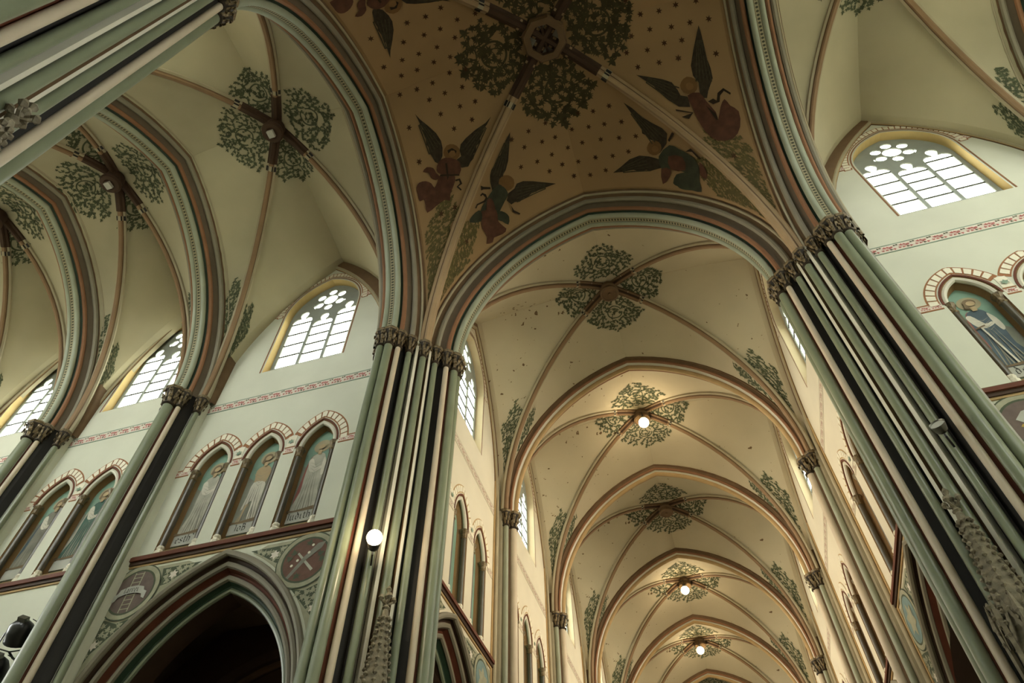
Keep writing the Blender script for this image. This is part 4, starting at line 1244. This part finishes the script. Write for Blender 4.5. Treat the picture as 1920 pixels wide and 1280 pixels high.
# ------------------------------------------------------------------ the unseen near half of the church, plain, so that daylight comes in where it does
def win_hole(u): return [(x + u, z) for x, z in WIN.outline(8, 0, 15.7)]
for s, nm in ((-1, 'left'), (1, 'right')):
    cs = [8.25, 13.4, 17.7, 22.0]
    holed_wall('wall_near_%s' % nm, 'near wall of the %s transept behind the viewer' % nm, [(s * 4.7, 0), (s * 24.1, 0), (s * 24.1, 21.4), (s * 4.7, 21.4)], [win_hole(s * c) for c in cs], 'plaster_wall', (0, -4.75, 0), PI if False else 0, -.4)
    big = [(x * 2.0, 9 + (z - 15.7) * 2.0) for x, z in WIN.outline(8, 0, 15.7)]
    holed_wall('wall_end_%s' % nm, 'end wall of the %s transept outside the picture' % nm, [(-4.8, 0), (4.8, 0), (4.8, 21.4), (-4.8, 21.4)], [big], 'plaster_wall', (s * 24.2, 0, 0), -s * PI / 2)
    holed_wall('wall_west_%s' % nm, '%s wall of the arm behind the viewer' % nm, [(-30, 0), (-4.7, 0), (-4.7, 21.4), (-30, 21.4)], [win_hole(-14.3 - 5.96 * k) for k in range(2)], 'plaster_wall', (s * 4.8, 0, 0), PI / 2, -s * .4)
    cb = MB().box(min(s * 4.7, s * 24.6) if s < 0 else 11.0, max(s * 4.7, s * 24.6) if s > 0 else -11.0, -4.9, 5.0, 21.45, 21.6, 'web_cream')
    struct(cb.obj('roof_%s' % nm), 'roof above the %s transept vaults' % nm)
rose = [(1.6 * math.cos(k * PI / 12), 16 + 1.6 * math.sin(k * PI / 12)) for k in range(24)]
holed_wall('wall_west', 'west wall with its rose window behind the viewer', [(-4.9, 0), (4.9, 0), (4.9, 21.4), (-4.9, 21.4)], [rose], 'plaster_wall', (0, -30.2, 0), 0)
struct(MB().box(-5.0, 5.0, -30.5, -5.2, 21.0, 21.2, 'web_cream').obj('ceiling_west'), 'plain ceiling of the arm behind the viewer')
ANGELS = {
    'A': [
        ('wing', [(-3.93,0.69),(-3.84,0.87),(-3.68,1.1),(-3.54,1.33),(-3.47,1.55),(-3.48,1.72),(-3.54,1.9),(-3.68,2.04),(-3.77,1.95),(-3.82,1.78),(-3.85,1.72),(-3.84,1.56),(-3.87,1.49),(-3.84,1.29),(-3.87,1.23),(-3.84,1.08),(-3.88,0.98)]),
        ('wing', [(-1.97,1.46),(-2.16,1.56),(-2.49,1.63),(-2.8,1.73),(-2.98,1.82),(-3.05,1.94),(-3.05,2.09),(-3.19,2.12),(-3.12,2.34),(-2.93,2.38),(-2.84,2.3),(-2.73,2.25),(-2.7,2.15),(-2.63,2.12),(-2.57,2.0),(-2.45,1.95),(-2.42,1.84),(-2.32,1.77),(-2.27,1.69),(-2.14,1.61)]),
        ('halo', [(-3.05,1.99),(-3.1,2.07),(-3.18,2.11),(-3.28,2.11),(-3.38,2.07),(-3.45,2.0),(-3.49,1.91),(-3.49,1.83),(-3.44,1.76),(-3.36,1.71),(-3.26,1.71),(-3.17,1.75),(-3.09,1.82),(-3.05,1.9)]),
        ('robe', [(-3.47,1.96),(-3.19,2.12),(-3.12,2.28),(-3.21,2.46),(-3.48,2.39),(-3.71,2.26),(-3.78,2.14),(-3.68,1.99)]),
        ('robe', [(-3.72,2.28),(-3.34,2.45),(-3.45,2.65),(-3.57,2.77),(-3.61,2.9),(-3.74,2.83),(-3.98,2.85),(-4.25,2.88),(-4.26,2.69),(-4.27,2.59),(-4.38,2.58),(-4.39,2.44),(-4.39,2.28),(-4.29,2.21),(-4.12,2.25),(-3.99,2.36),(-3.94,2.48),(-3.83,2.39)]),
        ('robe', [(-4.14,2.03),(-4.01,1.97),(-3.85,2.06),(-3.81,2.18),(-3.73,2.33),(-3.87,2.33),(-3.97,2.23),(-4.0,2.11)]),
        ('face', [(-3.16,1.97),(-3.2,2.01),(-3.26,2.02),(-3.32,2.0),(-3.36,1.95),(-3.36,1.9),(-3.32,1.85),(-3.27,1.84),(-3.21,1.87),(-3.17,1.92)]),
        ('dark', [(-3.37,1.82),(-3.23,1.81),(-3.13,1.92),(-3.17,1.98),(-3.19,1.89),(-3.27,1.86),(-3.36,1.9)]),
        ('dark', [(-3.51,2.08),(-3.46,2.09),(-3.51,2.41),(-3.56,2.45)]),
        ('dark', [(-3.71,2.26),(-3.21,2.45),(-3.22,2.48),(-3.72,2.3)]),
        ('dark', [(-3.35,2.52),(-3.22,2.54),(-3.19,2.67),(-3.31,2.69),(-3.24,2.78),(-3.27,2.8),(-3.36,2.68),(-3.25,2.64),(-3.26,2.57),(-3.35,2.56)]),
    ],
    'B': [
        ('wing', [(-1.58,2.03),(-1.77,2.2),(-1.85,2.32),(-1.93,2.38),(-2.01,2.48),(-2.13,2.52),(-2.24,2.65),(-2.35,2.72),(-2.42,2.82),(-2.47,2.98),(-2.48,3.23),(-2.3,3.26),(-2.22,3.12),(-2.12,3.01),(-1.98,2.91),(-1.85,2.72),(-1.73,2.42)]),
        ('wing', [(-0.71,3.85),(-1.0,3.7),(-1.34,3.52),(-1.6,3.4),(-1.79,3.38),(-1.89,3.47),(-2.09,3.5),(-2.17,3.65),(-2.08,3.8),(-1.97,3.79),(-1.84,3.85),(-1.72,3.81),(-1.58,3.83),(-1.46,3.8),(-1.32,3.82),(-1.18,3.81),(-1.04,3.83)]),
        ('halo', [(-1.85,3.34),(-1.89,3.41),(-1.97,3.44),(-2.07,3.44),(-2.16,3.39),(-2.23,3.31),(-2.27,3.22),(-2.26,3.12),(-2.22,3.05),(-2.14,3.02),(-2.05,3.02),(-1.95,3.07),(-1.88,3.15),(-1.84,3.24)]),
        ('teal', [(-2.52,3.24),(-2.27,3.15),(-2.12,3.36),(-2.1,3.53),(-2.24,3.64),(-2.38,3.75),(-2.6,3.9),(-2.81,3.78),(-2.93,3.52),(-2.71,3.35)]),
        ('robe', [(-2.9,3.51),(-2.51,3.71),(-2.53,4.0),(-2.37,4.26),(-2.5,4.32),(-2.74,4.26),(-2.8,4.33),(-2.97,4.26),(-2.91,4.14),(-2.98,3.9),(-2.95,3.69)]),
        ('teal', [(-3.25,3.56),(-3.14,3.47),(-2.96,3.45),(-2.89,3.55),(-2.96,3.73)]),
        ('teal', [(-2.46,3.77),(-2.31,3.87),(-2.22,4.04),(-2.29,4.2),(-2.43,4.04),(-2.53,3.94)]),
        ('robe', [(-2.68,3.36),(-2.55,3.38),(-2.52,3.64),(-2.61,3.8),(-2.78,3.7)]),
        ('dark', [(-2.73,2.92),(-2.67,2.99),(-2.5,3.1),(-2.51,3.15),(-2.69,3.05),(-2.75,3.04)]),
        ('dark', [(-3.02,3.34),(-2.95,3.28),(-2.75,3.31),(-2.69,3.27),(-2.74,3.16),(-2.8,3.17),(-2.81,3.13),(-2.74,3.11),(-2.66,3.2),(-2.65,3.31),(-2.73,3.36),(-2.94,3.32),(-2.99,3.37)]),
        ('dark', [(-2.09,3.81),(-2.05,3.95),(-1.9,4.11),(-1.93,4.13),(-2.09,3.97)]),
    ],
    'C': [
        ('wing', [(1.68,2.12),(1.87,2.29),(2.08,2.55),(2.29,2.71),(2.51,2.85),(2.61,2.99),(2.54,3.25),(2.33,3.49),(2.24,3.32),(2.34,3.21),(2.14,3.13),(2.07,3.02),(1.99,2.97),(2.0,2.84),(1.9,2.59)]),
        ('wing', [(0.98,3.94),(1.23,3.8),(1.51,3.62),(1.79,3.54),(2.04,3.57),(2.28,3.64),(2.3,3.85),(1.99,3.94),(1.89,3.91),(1.69,3.95),(1.55,3.9),(1.27,3.94)]),
        ('halo', [(2.4,3.35),(2.36,3.43),(2.3,3.5),(2.22,3.54),(2.14,3.54),(2.07,3.5),(2.03,3.43),(2.03,3.34),(2.07,3.27),(2.13,3.2),(2.21,3.17),(2.3,3.17),(2.36,3.2),(2.4,3.27)]),
        ('teal', [(2.28,3.57),(2.6,3.28),(2.82,3.37),(2.99,3.46),(3.13,3.58),(3.18,3.78),(3.12,4.1),(3.11,4.31),(2.9,4.32),(2.73,4.33),(2.62,4.31),(2.58,4.27),(2.49,4.21),(2.62,3.99),(2.83,3.92),(2.51,3.88),(2.29,3.88)]),
        ('robe', [(2.52,3.56),(2.85,3.55),(2.86,3.87),(2.51,3.88)]),
        ('robe', [(2.28,3.87),(2.51,3.88),(2.44,4.07),(2.23,4.25)]),
        ('robe', [(3.22,3.64),(3.32,3.81),(3.29,4.0),(3.17,3.94)]),
        ('dark', [(2.59,3.15),(2.73,2.94),(2.77,2.98),(2.62,3.19)]),
        ('dark', [(2.95,3.41),(3.08,3.32),(3.18,3.44),(3.27,3.54),(3.22,3.57),(3.1,3.4)]),
        ('face', [(2.32,3.37),(2.29,3.42),(2.24,3.45),(2.19,3.45),(2.15,3.42),(2.14,3.37),(2.17,3.32),(2.22,3.29),(2.27,3.29),(2.31,3.32)]),
    ],
    'D': [
        ('wing', [(3.9,0.66),(3.93,0.91),(3.93,1.2),(3.92,1.36),(3.96,1.52),(3.98,1.65),(3.98,1.87),(3.81,2.14),(3.75,2.28),(3.59,2.27),(3.64,1.93),(3.54,1.76),(3.54,1.53),(3.67,1.19)]),
        ('wing', [(2.16,1.5),(2.44,1.6),(2.78,1.72),(3.0,1.83),(3.1,2.02),(3.14,2.15),(3.3,2.2),(3.31,2.43),(3.04,2.39),(2.81,2.2),(2.61,1.97),(2.51,1.79),(2.38,1.7)]),
        ('halo', [(3.6,1.99),(3.56,2.07),(3.49,2.13),(3.39,2.15),(3.3,2.14),(3.23,2.09),(3.19,2.02),(3.18,1.93),(3.23,1.85),(3.3,1.79),(3.39,1.76),(3.48,1.78),(3.56,1.83),(3.6,1.9)]),
        ('robe', [(3.31,2.17),(3.59,2.14),(3.71,2.34),(3.87,2.59),(3.88,2.74),(4.0,2.49),(4.13,2.33),(4.22,2.47),(4.37,2.59),(4.31,2.89),(4.09,3.12),(3.74,3.15),(3.53,2.98),(3.41,2.71),(3.35,2.43)]),
        ('dark', [(3.75,2.35),(3.88,2.3),(3.95,2.35),(4.01,2.19),(4.16,2.1),(4.3,2.21),(4.28,2.25),(4.16,2.16),(4.05,2.25),(4.01,2.38),(3.85,2.42)]),
        ('dark', [(2.94,2.43),(3.35,2.55),(3.21,2.67),(3.05,2.61),(3.31,2.56),(2.95,2.47)]),
        ('face', [(3.5,1.99),(3.47,2.04),(3.42,2.06),(3.36,2.06),(3.32,2.02),(3.31,1.96),(3.34,1.91),(3.4,1.89),(3.45,1.9),(3.49,1.94)]),
        ('dark', [(3.68,2.43),(3.86,2.62),(3.88,2.74),(3.83,2.74)]),
    ],
}

# ------------------------------------------------------------------ paintings of the crossing vault
BVX = VX.bvh()
def drape(mb, poly, m, off, maxe=.22):
    tri = tessellate_polygon([[Vector((p[0], p[1], 0)) for p in poly]])
    V = [Vector((p[0], p[1])) for p in poly]
    st = [(V[a], V[b], V[c]) for a, b, c in tri]
    out = []
    while st:
        t = st.pop()
        e = [(t[i] - t[(i + 1) % 3]).length for i in range(3)]
        k = max(range(3), key=lambda i: e[i])
        if e[k] > maxe:
            a, b, c = t[k], t[(k + 1) % 3], t[(k + 2) % 3]
            mid = (a + b) / 2
            st += [(a, mid, c), (mid, b, c)]
        else: out.append(t)
    for t in out:
        vs = []
        for p in t:
            h = BVX.ray_cast(Vector((p.x, p.y, 10)), Vector((0, 0, 1)))
            vs.append((p.x, p.y, (h[0].z if h[0] else 18.0) - off))
        mb.add(vs, [(0, 1, 2)], m)
def smooth3(pl):
    o = []; n = len(pl)
    for i in range(n):
        p0, p1, p2, p3 = pl[i - 1], pl[i], pl[(i + 1) % n], pl[(i + 2) % n]
        for t in (0, .5):
            o.append(tuple(.5 * (2 * p1[k] + (p2[k] - p0[k]) * t + (2 * p0[k] - 5 * p1[k] + 4 * p2[k] - p3[k]) * t * t + (3 * p1[k] - p0[k] - 3 * p2[k] + p3[k]) * t ** 3) for k in (0, 1)))
    return o
AM = {'wing': 'angel_wing', 'halo': 'angel_halo', 'robe': 'angel_robe', 'teal': 'angel_robe_teal', 'face': 'angel_face', 'dark': 'outline_dark'}
AN_N = {'wing': 'painted_wing', 'halo': 'painted_halo', 'robe': 'painted_robe', 'teal': 'painted_robe', 'face': 'painted_face', 'dark': 'painted_detail'}
ANGELS['E'] = [(k, [(x - .05, -y - .22) for x, y in reversed(l)]) for k, l in ANGELS['A'] if min(-y - .22 for x, y in l) > -3.6]
AL = {'A': 'painted angel with raised wings and folded hands on the left vault cell', 'B': 'painted trumpet angel left of the crossing arch crown', 'C': 'painted trumpet angel right of the crossing arch crown', 'D': 'painted angel with trailing robe on the right vault cell', 'E': 'painted angel cut by the top picture edge'}
circles = []
for k, parts in ANGELS.items():
    root = None
    for i, (kind, pl) in enumerate(parts):
        if kind in ('robe', 'teal'): pl = smooth3(pl)
        mb = MB(); drape(mb, pl, AM[kind], .020 + .004 * i)
        o = mb.obj(AN_N[kind] if root else 'painted_angel', root or ceil_x, label=None if root else AL[k])
        if kind == 'wing':
            # feather strokes
            c = Vector((sum(p[0] for p in pl) / len(pl), sum(p[1] for p in pl) / len(pl)))
            tip = max((Vector(p) for p in pl), key=lambda p: (p - c).length)
            base = c - (tip - c) * .8
            fm = MB()
            d = (tip - base); n_ = Vector((-d.y, d.x)).normalized()
            for q in range(-2, 3):
                a = base.lerp(tip, .25) + n_ * q * .09; b = base.lerp(tip, .8) + n_ * q * .03
                w = n_ * .014
                drape(fm, [tuple(a - w), tuple(b - w), tuple(b + w), tuple(a + w)], 'angel_wing_light', .030 + .004 * i)
            fm.obj('painted_feathers', root or o)
        root = root or o
        circles.append([(p[0], p[1]) for p in pl])
def near_painting(x, y):
    for pl in circles:
        c = False; j = len(pl) - 1
        for i in range(len(pl)):
            if (x - pl[i][0]) ** 2 + (y - pl[i][1]) ** 2 < .02: return True
            if (pl[i][1] > y) != (pl[j][1] > y) and x < (pl[j][0] - pl[i][0]) * (y - pl[i][1]) / (pl[j][1] - pl[i][1]) + pl[i][0]: c = not c
            j = i
        if c: return True
    return False
rng = random.Random(12)
sm = MB()
row = 0
yy = -4.1
while yy < 4.15:
    xx = -4.2 + (.24 if row % 2 else 0)
    while xx < 4.25:
        x = xx + rng.uniform(-.05, .05); y = yy + rng.uniform(-.05, .05)
        h = BVX.ray_cast(Vector((x, y, 10)), Vector((0, 0, 1)))
        r = math.hypot(x, y)
        dd = min(abs(x / 4.47 - y / 4.35), abs(x / 4.47 + y / 4.35))
        if h[0] and h[0].z > 18.2 and dd > .075 and r > .8 and not near_painting(x, y) and not (r < 2.3 and dd > .08 and r < 2.2):
            a0 = rng.uniform(0, 1)
            drape(sm, [(x + (.085 if k % 2 == 0 else .035) * math.cos(a0 + k * PI / 6), y + (.085 if k % 2 == 0 else .035) * math.sin(a0 + k * PI / 6)) for k in range(12)], 'star_brown', .018, 9)
        xx += .48
    yy += .42; row += 1
so = sm.obj('painted_stars', ceil_x)
so['kind'] = 'stuff'

# ------------------------------------------------------------------ statue canopies on the corner shafts
def canopy(label, sx, sy):
    t = thing('statue_canopy', label, 'canopy', (sx * 4.30, sy * 4.18, 5.2), math.atan2(-sy, -sx) - PI / 2 + PI, 'statue canopies on the crossing piers')
    m = 'carved_stone'
    def part(name, fn, parent=t, smooth=False):
        mb = MB(); fn(mb); return mb.obj(name, parent, smooth)
    part('corbel_roof', lambda mb: (mb.lathe([(.30, .0), (.34, .06), (.30, .12), (.26, .62), (.29, .66), (.29, .72)], m, n=8, ph=PI / 8)))
    for k in range(8):
        a = PI / 8 + k * PI / 4
        def gable(mb, a=a):
            c, s_ = math.cos(a + PI / 8), math.sin(a + PI / 8)
            def P(x, z, r=.31): return (r * c - x * s_, r * s_ + x * c, z)
            A = [P(-.12, .5), P(0, .98), P(.12, .5), P(.07, .5), P(0, .82), P(-.07, .5)]
            B = [(p[0] * .9, p[1] * .9, p[2]) for p in A]
            mb.add(A + B, [(0, 1, 4, 5), (1, 2, 3, 4), (6, 7, 10, 11), (7, 8, 9, 10), (0, 1, 7, 6), (1, 2, 8, 7)], m)
            for q in range(3):
                z = .58 + q * .13
                mb.lathe([(.005, -.03), (.028, 0), (.005, .03)], m, P(-.11 + q * .033, z, .33), 5)
                mb.lathe([(.005, -.03), (.028, 0), (.005, .03)], m, P(.11 - q * .033, z, .33), 5)
            mb.lathe([(.01, 0), (.035, .05), (.01, .1)], m, P(0, .96), 6)
        part('gable', gable)
        def pin(mb, a=a):
            x, y = .33 * math.cos(a), .33 * math.sin(a)
            mb.lathe([(.035, .1), (.035, .75), (.05, .78), (.0, 1.1)], m, (x, y, 0), 4, a)
            for q in range(4): mb.lathe([(.004, -.02), (.03 - q * .004, 0), (.004, .02)], m, (x, y, .82 + q * .07), 4)
        part('pinnacle', pin)
    def spire(mb):
        mb.lathe([(.25, .7), (.18, 1.3), (.05, 2.35), (.03, 2.4)], m, n=8, ph=PI / 8)
    sp = part('spire', spire)
    def crock(mb):
        for k in range(8):
            a = PI / 8 + k * PI / 4
            for q in range(13):
                f = q / 13
                r = .25 + (.05 - .25) * ((f * 1.55) / 1.65) ** .8 + .02
                z = .82 + f * 1.5
                x, y = r * math.cos(a), r * math.sin(a)
                mb.lathe([(.004, -.04), (.036, -.005), (.026, .025), (.004, .03)], m, (x, y, z), 5, q)
    part('crockets', crock, sp)['kind'] = 'stuff'
    def fin(mb):
        mb.lathe([(.03, 2.36), (.07, 2.4), (.03, 2.45), (.025, 2.55), (.06, 2.6), (.02, 2.68), (.05, 2.74), (.0, 2.82)], m, n=8)
        for k in range(4):
            a = k * PI / 2
            mb.lathe([(.005, -.05), (.05, 0), (.03, .05), (.005, .07)], m, (.11 * math.cos(a), .11 * math.sin(a), 2.56), 6)
            mb.tube([(.02 * math.cos(a), .02 * math.sin(a), 2.48), (.07 * math.cos(a), .07 * math.sin(a), 2.50), (.11 * math.cos(a), .11 * math.sin(a), 2.55)], .02, m, 5)
    part('finial', fin, sp)
canopy('carved stone statue canopy on the left crossing pier below the lit spotlight', -1, 1)
canopy('carved stone statue canopy on the right crossing pier', 1, 1)
canopy('dark carved statue canopy on the pier in the upper left corner', -1, -1)

# ------------------------------------------------------------------ lamps
def point(name, parent, loc, watts, rgb, r=.12):
    l = bpy.data.lights.new(name, 'POINT'); l.energy = watts; l.color = rgb; l.shadow_soft_size = r
    o = bpy.data.objects.new(name, l); COL.objects.link(o); o.parent = parent; o.location = loc
    return o
WARM = (1.0, 0.82, 0.58)
def vault_lamp(label, x, y, z):
    t = thing('vault_lamp', label, 'lamp', (x, y, z), 0, 'lit lamps under the nave bosses')
    MB().lathe([(.015, .12), (.015, .5)], 'black_metal', n=8).obj('stem', t)
    MB().lathe([(.05, .06), (.12, .08), (.14, .12), (.06, .2), (.03, .22)], 'grey_metal', n=14).obj('socket', t, True)
    MB().lathe([(.19 * math.sin(q * PI / 12) + .002, -.06 - .19 * math.cos(q * PI / 12)) for q in range(11)], 'bulb_glow', n=24).obj('glare_bulb', t, True)  # bulb enlarged to the bright disc of its glare
    point('vault_lamp_light', t, (0, 0, -.45), 95, WARM)
    return t
vault_lamp('bright lamp under the second nave boss from the crossing', 0.05, 14.0, 20.02)
vault_lamp('bright lamp under the fourth nave boss from the crossing', -.04, 25.95, 20.12)
vault_lamp('bright lamp under the fifth nave boss, lowest in the picture', -.06, 31.9, 20.10)

def spotlight(label, loc, rz, lit):
    t = thing('spotlight', label, 'spotlight', loc, rz)
    MB().tube([(0, .32, -.1), (0, .12, -.1), (0, .05, -.02)], .018, 'black_metal', 6).obj('bracket', t)
    mb = MB(); rows = []
    for r, d in ((.05, .10), (.085, .07), (.105, .0), (.115, -.06), (.12, -.065)):
        rows.append([(r * math.cos(2 * PI * k / 16), d, r * math.sin(2 * PI * k / 16)) for k in range(16)])
    mb.grid(rows, 'black_metal' if lit else 'grey_metal', True); mb.add(rows[0], [tuple(range(16))], 'black_metal'); mb.obj('housing', t, True)
    mb = MB(); mb.add([(0, -.05, 0)] + [(.105 * math.cos(2 * PI * k / 16), -.045, .105 * math.sin(2 * PI * k / 16)) for k in range(16)], [(0, k, k % 16 + 1) for k in range(1, 17)], 'bulb_glow' if lit else 'plaque_grey')
    mb.obj('lens', t)
    if lit: MB().lathe([(.13 * math.sin(q * PI / 12) + .002, -.13 * math.cos(q * PI / 12)) for q in range(13)], 'bulb_glow', (0, -.14, -.02), 22).obj('glare_bulb', t, True)  # glowing ball added before the lens to stand for its glare
    if lit: point('spotlight_light', t, (0, -.36, 0), 45, WARM, .08)
    t.rotation_euler = (-.5, 0, rz)
    return t
spotlight('lit spotlight shining from the left crossing pier', (-4.45, 3.68, 8.5), .45, True)
spotlight('unlit grey spotlight clamped to the right crossing pier', (4.56, 3.75, 8.75), -.5, False)

# floodlights on the string course of the nave walls, each aimed across at the opposite wall
def wall_flood(label, x, y, s, watts):
    t = thing('wall_floodlight', label, 'floodlight', (x, y, 10.05), 0, 'floodlights on the nave string course')
    MB().box(-.06, .06, -.1, .1, .0, .08, 'black_metal').obj('foot', t)
    mb = MB(); mb.lathe([(.05, -.12), (.10, -.09), (.115, .04), (.11, .045)], 'black_metal', n=14); h = mb.obj('housing', t, True, (0, 0, .16))
    h.rotation_euler = (0, -s * 1.1, 0)
    mb = MB(); mb.add([(0, 0, .03)] + [(.10 * math.cos(2 * PI * k / 14), .10 * math.sin(2 * PI * k / 14), .03) for k in range(14)], [(0, k, k % 14 + 1) for k in range(1, 15)], 'bulb_glow'); mb.obj('lens', h)
    l = bpy.data.lights.new('wall_floodlight_light', 'SPOT'); l.energy = watts; l.color = WARM; l.spot_size = 1.5; l.spot_blend = 1.0; l.shadow_soft_size = .15
    o = bpy.data.objects.new('wall_floodlight_light', l); COL.objects.link(o); o.parent = t; o.location = (-s * .12, 0, .3)
    o.rotation_euler = Vector((-s * 9.2, 2.0, 2.9)).to_track_quat('-Z', 'Y').to_euler()
    return t
for k in range(5):
    y = (5.75 if k == 0 else NY[k - 1] + .75)
    for s, nm in ((-1, 'left'), (1, 'right')):
        wall_flood('floodlight at the string course of the %s nave wall, %s bay' % (nm, (['first'] + ORD)[k]), s * 4.55, y, s, 1800)

# stage floodlights on the left transept wall
def stage_flood(label, loc, rz, tilt):
    t = thing('stage_floodlight', label, 'floodlight', loc, rz, 'black floodlights on the left transept wall')
    mb = MB(); mb.lathe([(.02, .26), (.12, .24), (.20, .16), (.235, .04), (.235, -.10), (.245, -.12), (.245, -.16)], 'black_metal', n=20); b = mb.obj('housing', t, True)
    b.rotation_euler = (tilt, .25, 0)
    MB().lathe([(.22, -.14), (.02, -.15)], 'grey_metal', n=20).obj('lens', b)
    MB().box(-.08, .08, -.06, .06, .24, .33, 'grey_metal').obj('ballast', b)
    MB().tube([(-.27, 0, 0), (-.27, .0, -.3), (0, .0, -.36), (.27, 0, -.3), (.27, 0, 0)], .014, 'black_metal', 6).obj('yoke', t)
    MB().tube([(0, 0, -.36), (.06, .1, -.42), (.12, .3, -.42)], .02, 'black_metal', 6).obj('arm', t)
    MB().tube([(.08, 0, .3), (.28, .05, .22), (.36, .1, .05), (.3, .15, -.2), (.12, .25, -.4)], .009, 'black_metal', 5).obj('cable', t)
    return t
stage_flood('black domed floodlight at the lower left picture corner', (-12.05, 4.22, 8.42), .4, .9)
stage_flood('second black floodlight just below the domed one', (-12.15, 4.22, 7.72), .4, .9)
